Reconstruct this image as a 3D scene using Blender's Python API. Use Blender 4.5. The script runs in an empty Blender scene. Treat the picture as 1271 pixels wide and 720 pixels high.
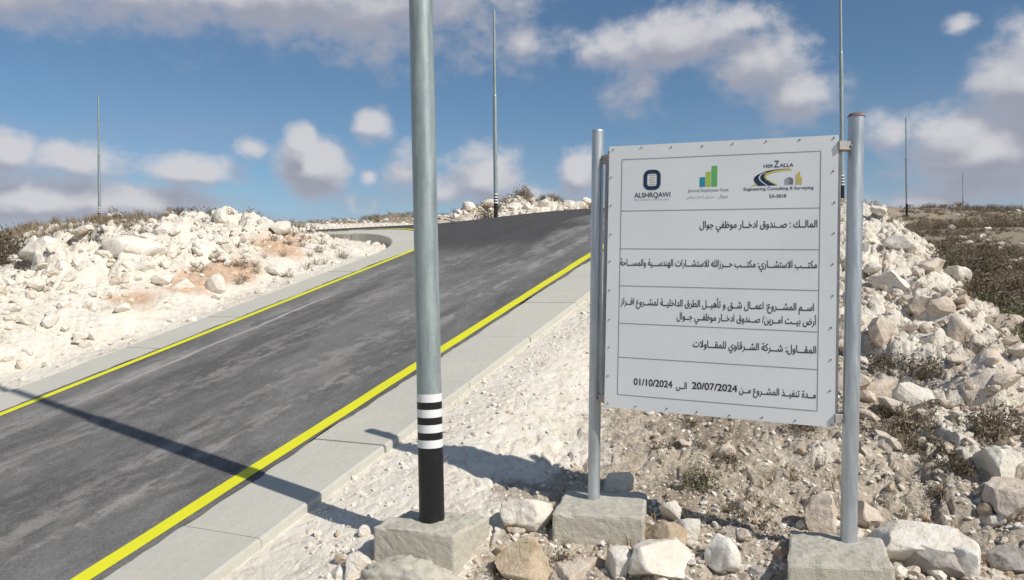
import bpy, bmesh, math, random
import numpy as np
from mathutils import Matrix, Vector
from mathutils.geometry import tessellate_polygon, delaunay_2d_cdt

scene = bpy.context.scene
COL = scene.collection
rng = np.random.default_rng(7)
random.seed(7)

# ------------------------------------------------------------------ camera
FPX = 1000.0                       # focal length in photograph pixels (1271 wide)
cam_d = bpy.data.cameras.new("camera")
cam_d.sensor_width = 36.0
cam_d.lens = 36.0 * FPX / 1271.0
cam_d.clip_start = 0.05
cam_d.clip_end = 20000
cam = bpy.data.objects.new("camera", cam_d)
COL.objects.link(cam)
cam.matrix_world = Matrix(((1, .008, 0, 0), (0, 0, -1, 0), (-.008, 1, 0, 0), (0, 0, 0, 1)))
scene.camera = cam

# ------------------------------------------------------------------ light
SUN_TRAVEL = Vector((-.765, .644, 0)).normalized()      # where the shadows point
SUN_EL = math.radians(43.5)
sun_to = Vector((-SUN_TRAVEL.x * math.cos(SUN_EL), -SUN_TRAVEL.y * math.cos(SUN_EL), math.sin(SUN_EL)))
sd = bpy.data.lights.new("sun", 'SUN')
sd.energy = 4.0
sd.angle = math.radians(.5)
sd.color = (1.0, .955, .88)
so = bpy.data.objects.new("sun", sd)
COL.objects.link(so)
so.rotation_euler = sun_to.to_track_quat('Z', 'Y').to_euler()

scene.view_settings.view_transform = 'Standard'
scene.view_settings.look = 'None'
scene.view_settings.gamma = 1
scene.view_settings.exposure = 0.12
scene.render.engine = 'CYCLES'


# ------------------------------------------------------------------ node helper
class NG:
    def __init__(s, nt):
        s.nt = nt

    def n(s, t, **k):
        o = s.nt.nodes.new(t)
        for a, b in k.items():
            setattr(o, a, b)
        return o

    def put(s, sock, v):
        if v is None:
            return
        if isinstance(v, bpy.types.NodeSocket):
            s.nt.links.new(v, sock)
        else:
            sock.default_value = v

    def m(s, op, a, b=None, c=None, clamp=False):
        o = s.n('ShaderNodeMath', operation=op, use_clamp=clamp)
        for i, v in enumerate((a, b, c)):
            s.put(o.inputs[i], v)
        return o.outputs[0]

    def vm(s, op, a, b=None, c=None, out=0):
        o = s.n('ShaderNodeVectorMath', operation=op)
        for i, v in enumerate((a, b)):
            s.put(o.inputs[i], v)
        if c is not None:
            s.put(o.inputs[3], c)
        return o.outputs[out]

    def mix(s, f, a, b, mode='MIX'):
        o = s.n('ShaderNodeMix', data_type='RGBA', blend_type=mode)
        s.put(o.inputs[0], f)
        for i, v in ((6, a), (7, b)):
            if isinstance(v, tuple) and len(v) == 3:
                v = v + (1,)
            s.put(o.inputs[i], v)
        return o.outputs[2]

    def ramp(s, v, lo, hi, a=0.0, b=1.0):
        o = s.n('ShaderNodeMapRange', interpolation_type='SMOOTHSTEP')
        s.put(o.inputs[0], v)
        for i, q in ((1, lo), (2, hi), (3, a), (4, b)):
            s.put(o.inputs[i], q)
        return o.outputs[0]

    def noise(s, vec, scale, detail=4.0, rough=.55, out=0, dist=0.0):
        o = s.n('ShaderNodeTexNoise')
        s.put(o.inputs['Vector'], vec)
        o.inputs['Scale'].default_value = scale
        o.inputs['Detail'].default_value = detail
        o.inputs['Roughness'].default_value = rough
        o.inputs['Distortion'].default_value = dist
        return o.outputs[out]

    def voro(s, vec, scale, feature='F1', out=0, rnd=1.0):
        o = s.n('ShaderNodeTexVoronoi', feature=feature)
        s.put(o.inputs['Vector'], vec)
        o.inputs['Scale'].default_value = scale
        o.inputs['Randomness'].default_value = rnd
        return o.outputs[out]

    def bump(s, h, dist, strength=1.0, nrm=None):
        o = s.n('ShaderNodeBump')
        o.inputs['Strength'].default_value = strength
        o.inputs['Distance'].default_value = dist
        s.put(o.inputs['Height'], h)
        if nrm is not None:
            s.put(o.inputs['Normal'], nrm)
        return o.outputs[0]


def new_mat(name, rough=.9, metal=0.0, spec=.3):
    m = bpy.data.materials.new(name)
    m.use_nodes = True
    g = NG(m.node_tree)
    b = m.node_tree.nodes['Principled BSDF']
    b.inputs['Roughness'].default_value = rough
    b.inputs['Metallic'].default_value = metal
    b.inputs['Specular IOR Level'].default_value = spec
    return m, g, b


def px2ang(px, py):
    a = (px - 635.5) / FPX
    b = (360 - py) / FPX
    X, Z = a + .008 * b, b - .008 * a
    return math.atan2(X, 1.0), math.atan2(Z, math.hypot(1.0, X))


# ------------------------------------------------------------------ sky
world = bpy.data.worlds.new("World")
scene.world = world
world.use_nodes = True
g = NG(world.node_tree)
bg = world.node_tree.nodes['Background']
bg.inputs[1].default_value = 0.1
sky = g.n('ShaderNodeTexSky', sky_type='NISHITA')
sky.sun_disc = False
sky.sun_elevation = SUN_EL
sky.sun_rotation = math.atan2(sun_to.x, sun_to.y)
sky.altitude = 600
sky.air_density = 1.0
sky.dust_density = 0.2
sky.ozone_density = 3.0
tc = g.n('ShaderNodeTexCoord').outputs['Generated']
sep = g.n('ShaderNodeSeparateXYZ')
g.put(sep.inputs[0], tc)
az = g.m('ARCTAN2', sep.outputs[0], sep.outputs[1])
el = g.m('ARCSINE', sep.outputs[2])
cmb = g.n('ShaderNodeCombineXYZ')
g.put(cmb.inputs[0], az)
g.put(cmb.inputs[1], el)
pos = cmb.outputs[0]
# clouds: (px, py, rx, ry, weight) measured in the photograph, placed in the sky by azimuth and elevation
CL = [(150, -15, 260, 52, .75), (330, -5, 210, 66, .85), (480, 5, 180, 74, .9), (600, -15, 100, 50, .6), (650, 56, 55, 30, .6), (20, -15, 150, 44, .6),
      (760, 58, 62, 34, .7), (840, 55, 105, 44, .95), (800, 104, 50, 32, .55), (930, 85, 90, 46, .9), (990, 118, 58, 48, .8), (905, 28, 60, 18, .5),
      (1275, 100, 95, 78, 1.25), (1195, 160, 90, 40, .9), (1220, 190, 135, 56, 1.15), (1285, 50, 60, 40, .9), (1192, 30, 26, 15, .8), (1230, 225, 130, 34, .8),
      (1110, 172, 45, 28, .55), (10, 188, 50, 34, 1.2), (95, 197, 84, 27, 1.1), (60, 252, 170, 42, 1.15),
      (240, 213, 86, 24, .9), (205, 248, 95, 30, .9), (388, 204, 54, 44, 1.5), (376, 178, 28, 30, 1.3), (460, 158, 30, 25, 1.0),
      (312, 184, 22, 17, .8), (603, 222, 52, 48, 1.2), (560, 240, 80, 26, .8), (718, 222, 30, 44, 1.1), (500, 215, 34, 30, .6), (458, 219, 15, 13, .8),
      (640, 250, 170, 22, .6), (1150, 250, 160, 20, .6)]


def cloud_density(p):
    acc = None
    for (cx, cy, rx, ry, w) in CL:
        a0, e0 = px2ang(cx, cy)
        k = math.cos(a0)
        q = g.vm('SUBTRACT', p, (a0, e0, 0))
        q = g.vm('MULTIPLY', q, (FPX / (rx * k * k), FPX / (ry * k), 0))
        l = g.vm('LENGTH', q, out=1)
        v = g.m('MULTIPLY_ADD', l, -w, w)
        acc = v if acc is None else g.m('SMOOTH_MAX', acc, v, .12)
    # outside the photographed part of the sky broken cloud goes on the same way
    big = g.noise(g.vm('MULTIPLY', p, (1, 2.2, 1)), 2.2, 2.0, .5)
    out_az = g.ramp(g.m('ABSOLUTE', g.vm('DOT_PRODUCT', p, (1, 0, 0), out=1)), .68, .95)
    out_el = g.ramp(g.vm('DOT_PRODUCT', p, (0, 1, 0), out=1), .40, .60)
    off = g.m('MAXIMUM', out_az, out_el)
    other = g.m('SUBTRACT', g.m('MULTIPLY', g.m('SUBTRACT', big, .5), 4.0), .1)
    acc = g.m('MAXIMUM', acc, g.m('SUBTRACT', g.m('MULTIPLY', off, g.m('ADD', other, 1.2)), 1.2))
    wv = g.vm('MULTIPLY', p, (1, 1.35, 1))
    n1 = g.noise(wv, 11.0, 3.0, .5, dist=.2)
    n3 = g.noise(wv, 34.0, 6.0, .6, dist=.15)
    n2 = g.noise(wv, 5.0, 2.0, .5)
    d = g.m('MULTIPLY_ADD', g.m('SUBTRACT', n1, .5), 1.35, acc)
    d = g.m('MULTIPLY_ADD', g.m('SUBTRACT', n2, .5), .5, d)
    return d, g.m('MULTIPLY_ADD', g.m('SUBTRACT', n3, .5), 1.0, d)


C0, D0 = cloud_density(pos)
C1, D1 = cloud_density(g.vm('ADD', pos, (.006, .028, 0)))
mask = g.ramp(D0, -.20, .62)
lit = g.ramp(g.m('MULTIPLY_ADD', g.m('SUBTRACT', D0, D1), .75, g.m('SUBTRACT', C0, C1)), -.30, 1.15)
thin = g.ramp(D0, .05, .8)
shade_c = g.mix(thin, (3.6, 3.8, 4.5), (3.1, 3.2, 3.85))
cloud_c = g.mix(lit, shade_c, (5.9, 5.85, 6.1))
mask = g.m('MULTIPLY', mask, .93)
skyc = g.mix(1.0, sky.outputs[0], (.68, .77, .79), 'MULTIPLY')
low = g.ramp(el, -.02, .22, 1.0, 0.0)
vn = g.noise(g.vm('MULTIPLY', pos, (1, 3.2, 1)), 3.3, 5.0, .55)
veil = g.m('MULTIPLY', g.ramp(vn, .36, .60), g.ramp(el, .07, .24, 1.0, 0.0))
veil = g.m('MULTIPLY', veil, g.ramp(g.m('ABSOLUTE', g.m('ADD', az, .02)), .10, .40, .25, .80))
skyc = g.mix(veil, skyc, (3.3, 3.45, 4.3))
full = g.mix(mask, skyc, cloud_c)
g.put(bg.inputs[0], full)


# ------------------------------------------------------------------ numpy noise
def _h(ix, iy, iz, seed):
    h = (ix.astype(np.int64) * 374761393 + iy.astype(np.int64) * 668265263 + iz * 2147483647 + seed * 974711) & 0xFFFFFFFF
    h = ((h ^ (h >> 13)) * 1274126177) & 0xFFFFFFFF
    h = ((h ^ (h >> 16)) * 2246822519) & 0xFFFFFFFF
    return (h ^ (h >> 15)) & 0xFFFFFFFF


def vn2(x, y, seed=0):
    """smooth value noise, about -1..1"""
    ix, iy = np.floor(x), np.floor(y)
    fx, fy = x - ix, y - iy
    ix, iy = ix.astype(np.int64), iy.astype(np.int64)
    u, v = fx * fx * (3 - 2 * fx), fy * fy * (3 - 2 * fy)

    def c(a, b):
        return _h(ix + a, iy + b, 0, seed) / 2147483648.0 - 1
    return (c(0, 0) * (1 - u) + c(1, 0) * u) * (1 - v) + (c(0, 1) * (1 - u) + c(1, 1) * u) * v


def fb2(x, y, seed=0, octv=4, gain=.5):
    r, a, t = 0, 1.0, 0
    for i in range(octv):
        r = r + a * vn2(x * 2 ** i + 17.3 * i, y * 2 ** i - 9.1 * i, seed + i)
        t += a
        a *= gain
    return r / t


def vn3(p, seed=0):
    i = np.floor(p)
    f = p - i
    i = i.astype(np.int64)
    w = f * f * (3 - 2 * f)
    r = 0
    for a in (0, 1):
        for b in (0, 1):
            for c in (0, 1):
                hh = _h(i[:, 0] + a, i[:, 1] + b, (i[:, 2] + c) * 97, seed) / 2147483648.0 - 1
                r = r + hh * (w[:, 0] if a else 1 - w[:, 0]) * (w[:, 1] if b else 1 - w[:, 1]) * (w[:, 2] if c else 1 - w[:, 2])
    return r


def fb3(p, seed=0, octv=4, gain=.5):
    r, a, t = 0, 1.0, 0
    for k in range(octv):
        r = r + a * vn3(p * 2 ** k + 5.7 * k, seed + k)
        t += a
        a *= gain
    return r / t


def sst(a, b, x):
    t = np.clip((x - a) / (b - a), 0, 1)
    return t * t * (3 - 2 * t)


def cells(x, y, seed):
    ix, iy = np.floor(x).astype(np.int64), np.floor(y).astype(np.int64)
    f1 = np.full(x.shape, 9.0)
    f2 = np.full(x.shape, 9.0)
    r1 = np.zeros(x.shape)
    lx = np.zeros(x.shape)
    ly = np.zeros(x.shape)
    hh = np.zeros(x.shape, dtype=np.int64)
    for a in (-1, 0, 1):
        for b in (-1, 0, 1):
            h = _h(ix + a, iy + b, 0, seed)
            px = ix + a + (h & 1023) / 1023.0
            py = iy + b + ((h >> 10) & 1023) / 1023.0
            dx, dy = x - px, y - py
            d = np.hypot(dx, dy)
            near = d < f1
            f2 = np.where(near, f1, np.minimum(f2, d))
            f1 = np.where(near, d, f1)
            lx = np.where(near, dx, lx)
            ly = np.where(near, dy, ly)
            hh = np.where(near, h, hh)
    r1 = ((hh >> 20) & 1023) / 1023.0
    t1 = ((hh >> 5) & 511) / 255.5 - 1
    t2 = ((hh >> 13) & 511) / 255.5 - 1
    return f1, f2, r1, lx * t1 + ly * t2


def chunks(x, y, size, seed):
    """angular rubble relief, about 0..1"""
    wx = x + .25 * size * vn2(x / size * 1.7, y / size * 1.7, seed + 50)
    wy = y + .25 * size * vn2(x / size * 1.7 + 9, y / size * 1.7 - 4, seed + 51)
    f1, f2, r, tl = cells(wx / size, wy / size, seed)
    edge = np.clip((f2 - f1) / .22, 0, 1)
    return edge ** .6 * (.25 + .75 * r) + edge * tl * .55


# ------------------------------------------------------------------ the lie of the land
UX, UY = .4393, .8983                # direction of the road


def st(x, y):
    return UX * x + UY * y, UY * x - UX * y


def xy(s, t):
    return UX * s + UY * t, UY * s - UX * t


def prof(s):
    s = np.asarray(s, dtype=float)
    k = (.2587 - .04) / 11.5
    q = np.clip(s - 14, 0, 11.5)
    z = -2.74 + .2587 * np.minimum(s, 14) + .2587 * q - .5 * k * q * q + .04 * np.clip(s - 25.5, 0, 60)
    return np.where(s < -6, -2.74 - .2587 * 6 + .10 * (s + 6), z)


def road_z(s, t):
    s = np.asarray(s, dtype=float)
    t = np.asarray(t, dtype=float)
    w = sst(8.5, 12.5, -t) * sst(14, 16.5, s)
    se = s * (1 - w) + w * (17.3 + .62 * (s - 17.3))
    return prof(se)


CT, CS, CR = -11.98, 13.5, 3.0       # kerb corner of the side road (centre t, s, radius)


def near_edge(t, r=CR, base=16.5):
    t = np.asarray(t, dtype=float)
    return np.where(t < CT, base, CS + np.sqrt(np.clip(r * r - (t - CT) ** 2, 0, None)))


def far_edge(t):
    return np.interp(t, [-60, -17, -15.5, -14.5, -12, -9, -4], [21.0, 21.2, 22.4, 24.2, 25.4, 26.0, 26.3])


E_A = [(-400, .05), (0, .052), (60, .066), (120, .080), (200, .088), (300, .087), (400, .086), (500, .090), (545, .089), (600, .095), (650, .104), (690, .102), (735, .094), (850, .100), (1000, .104), (1120, .100), (1271, .092), (1600, .09)]
E_D = [(-400, 44), (0, 44), (200, 44), (400, 40), (545, 33), (735, 33), (850, 42), (1000, 60), (1120, 90), (1271, 90), (1600, 90)]
E_0 = [(-400, 15), (0, 16), (200, 19), (400, 24), (500, 26), (560, 28.3), (700, 28.5), (850, 30), (1000, 40), (1120, 50), (1600, 50)]
E_1 = [(-400, 24), (0, 26), (200, 27), (400, 30), (500, 30), (560, 31), (735, 31.5), (850, 36), (1000, 60), (1120, 88), (1600, 88)]


def tab(T, px):
    return np.interp(px, [q[0] for q in T], [q[1] for q in T])


def shoulder(s):
    return np.interp(s, [7.9, 9.1, 10.8, 13.5, 16.1, 21.8, 30], [.35, .22, .05, -.3, -.65, -1.3, -1.8]) + .25 * vn2(s * .5, s * 0 + 3.1, 4) + 3.0 * (1 - sst(3.6, 6.2, s))


def ground(x, y, fine=True, want=False):
    x = np.asarray(x, dtype=float)
    y = np.asarray(y, dtype=float)
    s, t = st(x, y)
    r = np.hypot(x, y)
    R = road_z(s, t)
    px = 635.5 + FPX * np.where(y > 1, x / np.maximum(y, 1), np.sign(x) * 3)
    # paved area and its distance
    main = np.minimum(t + 9.76, -3.93 - t)
    inner = near_edge(t, CR - .78, 15.72)
    br = np.where(t < -9.0, np.minimum(s - inner, far_edge(t) + .15 - s), -9)
    main = np.where(s > 26.2, np.minimum(main, 26.2 - s), main)
    pav = np.maximum(main, br)
    # left bank
    amp = np.interp(s, [-8, 4, 8.5, 10.6, 12.4, 13.2, 14.6, 15.5], [1.25, 1.15, 1.0, 1.0, 1.18, 1.12, .72, 0.0])
    toe = 10.15 + .25 * vn2(s * .6, s * 0, 8)
    bank = amp * (sst(toe, toe + 3.0, -t) * .85 + .15 * sst(toe, toe + .9, -t))
    left = R + bank - .03 - .22 * sst(13.2, 14.6, s) * (1 - sst(15.6, 15.9, s)) * sst(9.6, 10.1, -t) * (1 - sst(12.5, 14.5, -t))
    # right verge, shoulder and the field below it
    F = np.where(y < 30, -2.2 + .1 * y, .8 + .128 * (np.minimum(y, 92) - 30)) + .25 * vn2(x * .12, y * .12, 21)
    te = shoulder(s)
    dr = sst(te, te + 2.6, t)
    verge = R - .07 + .02 * sst(-3.5, -2.6, t) * (1 - sst(4.6, 5.8, s)) - .17 * sst(4.7, 6.2, s) * sst(-3.5, -2.5, t) - .22 * sst(-3.2, .2, t) * (1 - sst(5.6, 7.5, s))
    verge = verge + .10 * fb2(x * .55, y * .55, 31, 3) * sst(-3.9, -2.6, t)
    right = verge * (1 - dr) + np.minimum(F, verge) * dr
    near = np.where(t > -6.8, right, left)
    # hills behind
    Ea, Dd = tab(E_A, px), tab(E_D, px)
    hill = Ea * np.minimum(np.maximum(y, 1), Dd) - .012 * np.maximum(y - Dd, 0)
    hill = hill + (.22 * vn2(x * .22, y * .22, 12) + .10 * vn2(x * .6, y * .6, 13)) * np.clip(y / 30, 0, 2)
    far = sst(tab(E_0, px), tab(E_1, px), y)
    z = near * (1 - far) + hill * far
    z = np.where(y < -8, np.maximum(z, -4.5 - .02 * np.abs(y + 8)), z)
    z = np.where(r > 400, z - (r - 400) * .02, z)
    out = sst(0.0, .6, -pav)
    # relief
    mL = sst(10.8 + .9 * (1 - sst(7.5, 9, s)), 12.7, -t) * (1 - sst(15.2, 15.7, s)) * (1 - sst(20, 27, -t)) * (1 - far)
    mR = sst(4.9, 7.5, s) * sst(-1.5 + .9 * vn2(s * .4, t * 0, 5) - .16 * (s - 6), .5 - .12 * (s - 6), t) * (1 - sst(te + 1.6, te + 3.2, t)) * (1 - sst(26, 34, s))
    mM = far * sst(28.5, 29.3, y) * (1 - sst(34, 40, y)) * sst(520, 600, px) * (1 - sst(760, 900, px))
    mF = (1 - sst(6.2, 8.0, s)) * (r < 14) * sst(-3.7, -2.6, t)
    if fine:
        sel = (r < 75)
        xs, ys = x[sel], y[sel]
        c1 = chunks(xs, ys, 1.15, 1)
        c2 = chunks(xs, ys, .47, 2)
        c3 = chunks(xs, ys, .19, 3)
        step = np.abs(((xs * .8 + ys * .35 + .35 * c1 + .2 * vn2(xs * 1.3, ys * 1.3, 90)) / .42) % 1 - .5)
        rough = fb2(xs * 3.1, ys * 3.1, 41, 4, .6)
        d = (mL[sel] * (.30 * c1 + .16 * c2 + .10 * c3 + .06 * np.round(c1 * 3) / 3 - .42)
             + mR[sel] * (.26 * c1 + .16 * c2 + .07 * c3 - .27)
             + mM[sel] * (.5 * c1 + .22 * c2 - .2)
             + mF[sel] * (.022 * c2 + .022 * c3)
             + out[sel] * (.3 + .7 * sst(-3.0, -2.0, t[sel]) * (t[sel] > -6.8) + .5 * (t[sel] < -6.8)) * (.030 * rough + .022 * c3 + .02 * fb2(xs * 11, ys * 11, 44, 3, .6)))
        z = z.copy()
        z[sel] += d
    z = np.where(pav > .06, R - .09, z)
    z = np.where((pav <= .06) & (pav > -.25) & (t > -6.8), np.minimum(z, R - .055 + .02 * vn2(x * 9, y * 9, 3)), z)
    if not want:
        return z
    # soil masks: chalk, red earth, brown soil / scrub
    n = fb2(x * .5, y * .5, 61, 4)
    n2 = fb2(x * 1.7, y * 1.7, 66, 4)
    chalk = np.clip(mL * .75 + .75 * (t < -6.8) * (1 - far) * (1 - sst(16, 19, -t)) + mR * .62 + .85 * sst(-3.0, -3.5, t) * (t > -6.8) * (1 - far), 0, 1)
    pale = (t > -6.8) * (1 - sst(-3.1 + .5 * n2 + .04 * s, -1.9 + .9 * n2 + .03 * s, t)) * (1 - far)
    chalk = np.maximum(chalk, pale * .9)
    rim = far * (1 - sst(29.6, 31.0, y)) * sst(500, 560, px) * (1 - sst(850, 950, px))
    chalk = np.maximum(chalk, rim)
    chalk = np.maximum(chalk, np.clip(mM * 1.2 * (1 - sst(31, 33, y)), 0, .9))
    cutf = sst(23, 24, y) * (1 - sst(27.5, 29.5, y)) * (px < 560) * (px > 380)
    chalk = np.maximum(chalk, cutf * .9)
    chalk = np.clip(chalk + .25 * n2 * (chalk > .1), 0, 1)
    red = 0 * n
    for (rs, rt, ra, rb) in ((8.9, -11.1, .55, .5), (10.7, -11.2, 1.3, .65), (12.6, -11.4, .8, .7), (13.6, -11.6, .5, .6)):
        red = np.maximum(red, 1.25 - np.hypot((s - rs) / ra, (t - rt) / rb) + .5 * n2)
    red = np.clip(red, 0, 1) * (1 - far)
    red = np.maximum(red, far * (px > 540) * (px < 620) * .7)
    brown = np.clip(sst(te + .6, te + 2.4, t), 0, 1) * (t > 0)
    brown = np.maximum(brown, far * (1 - rim) * sst(.0, .4, far))
    brown = np.maximum(brown, (t < -14.5) * sst(14.5, 17, -t) * (1 - far) * .8)
    spot = sst(-.12, .28, n2 + .7 * n + .25 * sst(5.2, 6, s) * (1 - sst(8.5, 10, s))) * sst(-2.5, -1.7, t) * (t < 4) * (s < 30)
    brown = np.maximum(brown, spot * .62 * (1 - far))
    cream = sst(.05, .40, fb2(x * .8 + 5, y * .8, 69, 3)) * sst(-2.0, -1.2, t) * (t < 2) * (s < 8)
    chalk = np.maximum(chalk, cream * .6)
    brown = np.where(chalk > .55, brown * .3, brown)
    return z, np.stack([chalk, np.clip(red, 0, 1), np.clip(brown, 0, 1), np.ones_like(x)], -1)


def gz(x, y):
    return float(ground(np.array([x]), np.array([y]))[0])


def ray(px, py):
    a = (px - 635.5) / FPX
    b = (360 - py) / FPX
    return np.array([a + .008 * b, 1.0, b - .008 * a])


def land(px, py, dmin=3.0, dmax=150):
    """where the sight line through a point of the photograph meets the ground"""
    d = ray(px, py)
    q = dmin * (dmax / dmin) ** np.linspace(0, 1, 1600)
    zz = ground(d[0] * q, d[1] * q)
    hit = np.nonzero(zz >= d[2] * q)[0]
    k = q[hit[0]] if len(hit) else dmax * .5
    return d[0] * k, k, float(ground(np.array([d[0] * k]), np.array([k]))[0])


# ------------------------------------------------------------------ object helpers
def mesh_np(name, V, Fa, smooth=False):
    """V (n,3), Fa (m,k) with k constant"""
    V = np.asarray(V, dtype=np.float32)
    Fa = np.asarray(Fa, dtype=np.int32)
    me = bpy.data.meshes.new(name)
    me.vertices.add(len(V))
    me.vertices.foreach_set('co', V.ravel())
    k = Fa.shape[1]
    me.loops.add(Fa.size)
    me.loops.foreach_set('vertex_index', Fa.ravel())
    me.polygons.add(len(Fa))
    me.polygons.foreach_set('loop_start', np.arange(0, Fa.size, k, dtype=np.int32))
    me.polygons.foreach_set('loop_total', np.full(len(Fa), k, dtype=np.int32))
    me.update(calc_edges=True)
    me.validate()
    me.polygons.foreach_set('use_smooth', np.full(len(me.polygons), bool(smooth)))
    return me


def obj(name, me, mat=None, parent=None, loc=(0, 0, 0)):
    o = bpy.data.objects.new(name, me)
    COL.objects.link(o)
    if mat is not None and me is not None and not len(me.materials):
        me.materials.append(mat)
    if parent is not None:
        o.parent = parent
    o.location = loc
    return o


def tag(o, label=None, cat=None, group=None, kind=None):
    if label:
        o['label'] = label
    if cat:
        o['category'] = cat
    if group:
        o['group'] = group
    if kind:
        o['kind'] = kind
    return o


def thing(name, label, cat, loc=(0, 0, 0), group=None):
    return tag(obj(name, None, loc=loc), label, cat, group)


def bm_mesh(name, bm, smooth=False):
    me = bpy.data.meshes.new(name)
    bm.normal_update()
    bm.to_mesh(me)
    bm.free()
    if smooth:
        me.polygons.foreach_set('use_smooth', np.ones(len(me.polygons), dtype=bool))
    return me


def set_attr(me, name, arr, typ='FLOAT_COLOR'):
    a = me.attributes.new(name, typ, 'POINT')
    a.data.foreach_set('color' if 'COLOR' in typ else 'vector', np.asarray(arr, dtype=np.float32).ravel())


def tube_mesh(name, p0, p1, r0, r1, seg=24, rings=2, cap=True):
    p0, p1 = Vector(p0), Vector(p1)
    ax = (p1 - p0).normalized()
    a = ax.orthogonal().normalized()
    b = ax.cross(a)
    V, Fq = [], []
    bm = bmesh.new()
    loops = []
    for i in range(rings):
        f = i / (rings - 1)
        c = p0.lerp(p1, f)
        r = r0 + (r1 - r0) * f
        loops.append([bm.verts.new(c + (a * math.cos(2 * math.pi * k / seg) + b * math.sin(2 * math.pi * k / seg)) * r) for k in range(seg)])
    for i in range(rings - 1):
        for k in range(seg):
            f = bm.faces.new((loops[i][k], loops[i][(k + 1) % seg], loops[i + 1][(k + 1) % seg], loops[i + 1][k]))
            f.smooth = True
    if cap:
        bm.faces.new(list(reversed(loops[0])))
        bm.faces.new(loops[-1])
        for L_ in (loops[0], loops[-1]):
            for k in range(seg):
                e_ = bm.edges.get((L_[k], L_[(k + 1) % seg]))
                if e_:
                    e_.smooth = False
    return bm_mesh(name, bm)


def frame_box(bm, o, X, Y, Z, x0, x1, y0, y1, z0, z1):
    """box in the frame (o; X, Y, Z)"""
    vs = []
    for z in (z0, z1):
        for y in (y0, y1):
            for x in (x0, x1):
                vs.append(bm.verts.new(o + X * x + Y * y + Z * z))
    for f in ((0, 2, 3, 1), (4, 5, 7, 6), (0, 1, 5, 4), (2, 6, 7, 3), (0, 4, 6, 2), (1, 3, 7, 5)):
        bm.faces.new([vs[i] for i in f])


# ------------------------------------------------------------------ materials
def ground_material():
    m, g, b = new_mat('chalky_ground', .95, spec=.15)
    P = g.n('ShaderNodeNewGeometry').outputs['Position']
    at = g.n('ShaderNodeAttribute', attribute_name='soil')
    sp = g.n('ShaderNodeSeparateColor')
    g.put(sp.inputs[0], at.outputs['Color'])
    n1 = g.noise(P, 1.3, 6, .6)
    n2 = g.noise(P, 7.0, 6, .65)
    n3 = g.noise(P, 38.0, 5, .7)
    peb = g.voro(P, 34.0, out=1)
    pebd = g.voro(P, 34.0)
    pebb = g.n('ShaderNodeSeparateColor')
    g.put(pebb.inputs[0], peb)
    tan = g.mix(g.ramp(n2, .3, .7), (.40, .32, .235), (.58, .49, .38))
    tan = g.mix(g.ramp(n3, .4, .75), tan, (.68, .60, .49))
    chalk = g.mix(g.ramp(n2, .32, .62), (.64, .57, .46), (.76, .70, .60))
    chalk = g.mix(g.ramp(n1, .35, .7, 0.0, .6), chalk, (.80, .75, .66))
    red = g.mix(g.ramp(n2, .3, .7), (.46, .28, .17), (.66, .49, .35))
    brown = g.mix(g.ramp(n2, .35, .7), (.22, .17, .12), (.40, .33, .245))
    brown = g.mix(g.ramp(n3, .5, .8, 0, .8), brown, (.38, .32, .24))
    jit = g.m('MULTIPLY', g.m('SUBTRACT', n2, .5), 1.6)
    c = g.mix(g.ramp(g.m('ADD', sp.outputs[0], jit), .25, .7), tan, chalk)
    c = g.mix(g.ramp(g.m('ADD', sp.outputs[1], jit), .3, .8), c, red)
    c = g.mix(g.ramp(g.m('ADD', sp.outputs[2], jit), .25, .85), c, brown)
    # pebbles of many tones
    pm = g.m('MULTIPLY', g.ramp(pebb.outputs[0], .62, .70), g.ramp(pebd, .30, .42, 1, 0))
    c = g.mix(g.m('MULTIPLY', pm, .75), c, (.72, .67, .58))
    pd = g.m('MULTIPLY', g.ramp(pebb.outputs[1], .80, .86), g.ramp(pebd, .25, .40, 1, 0))
    c = g.mix(g.m('MULTIPLY', pd, g.ramp(sp.outputs[0], .4, .8, .45, .12)), c, (.20, .16, .12))
    g.put(b.inputs['Base Color'], c)
    v1 = g.voro(P, 13.0)
    v2 = g.voro(P, 5.0, feature='DISTANCE_TO_EDGE')
    h = g.m('ADD', g.m('MULTIPLY', v1, -.5), g.m('MULTIPLY', n3, .5))
    h = g.m('MULTIPLY_ADD', n2, .9, h)
    h = g.m('MULTIPLY_ADD', g.m('MINIMUM', v2, .12), 1.6, h)
    h2 = g.m('MULTIPLY_ADD', pebd, -.6, g.noise(P, 120.0, 3, .6))
    soft = g.ramp(sp.outputs[0], .3, .9, 1.0, .38)
    nn = g.bump(g.m('MULTIPLY', h, soft), .06, .8)
    nn = g.bump(g.m('MULTIPLY', h2, soft), .012, .7, nn)
    g.put(b.inputs['Normal'], nn)
    return m


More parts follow.
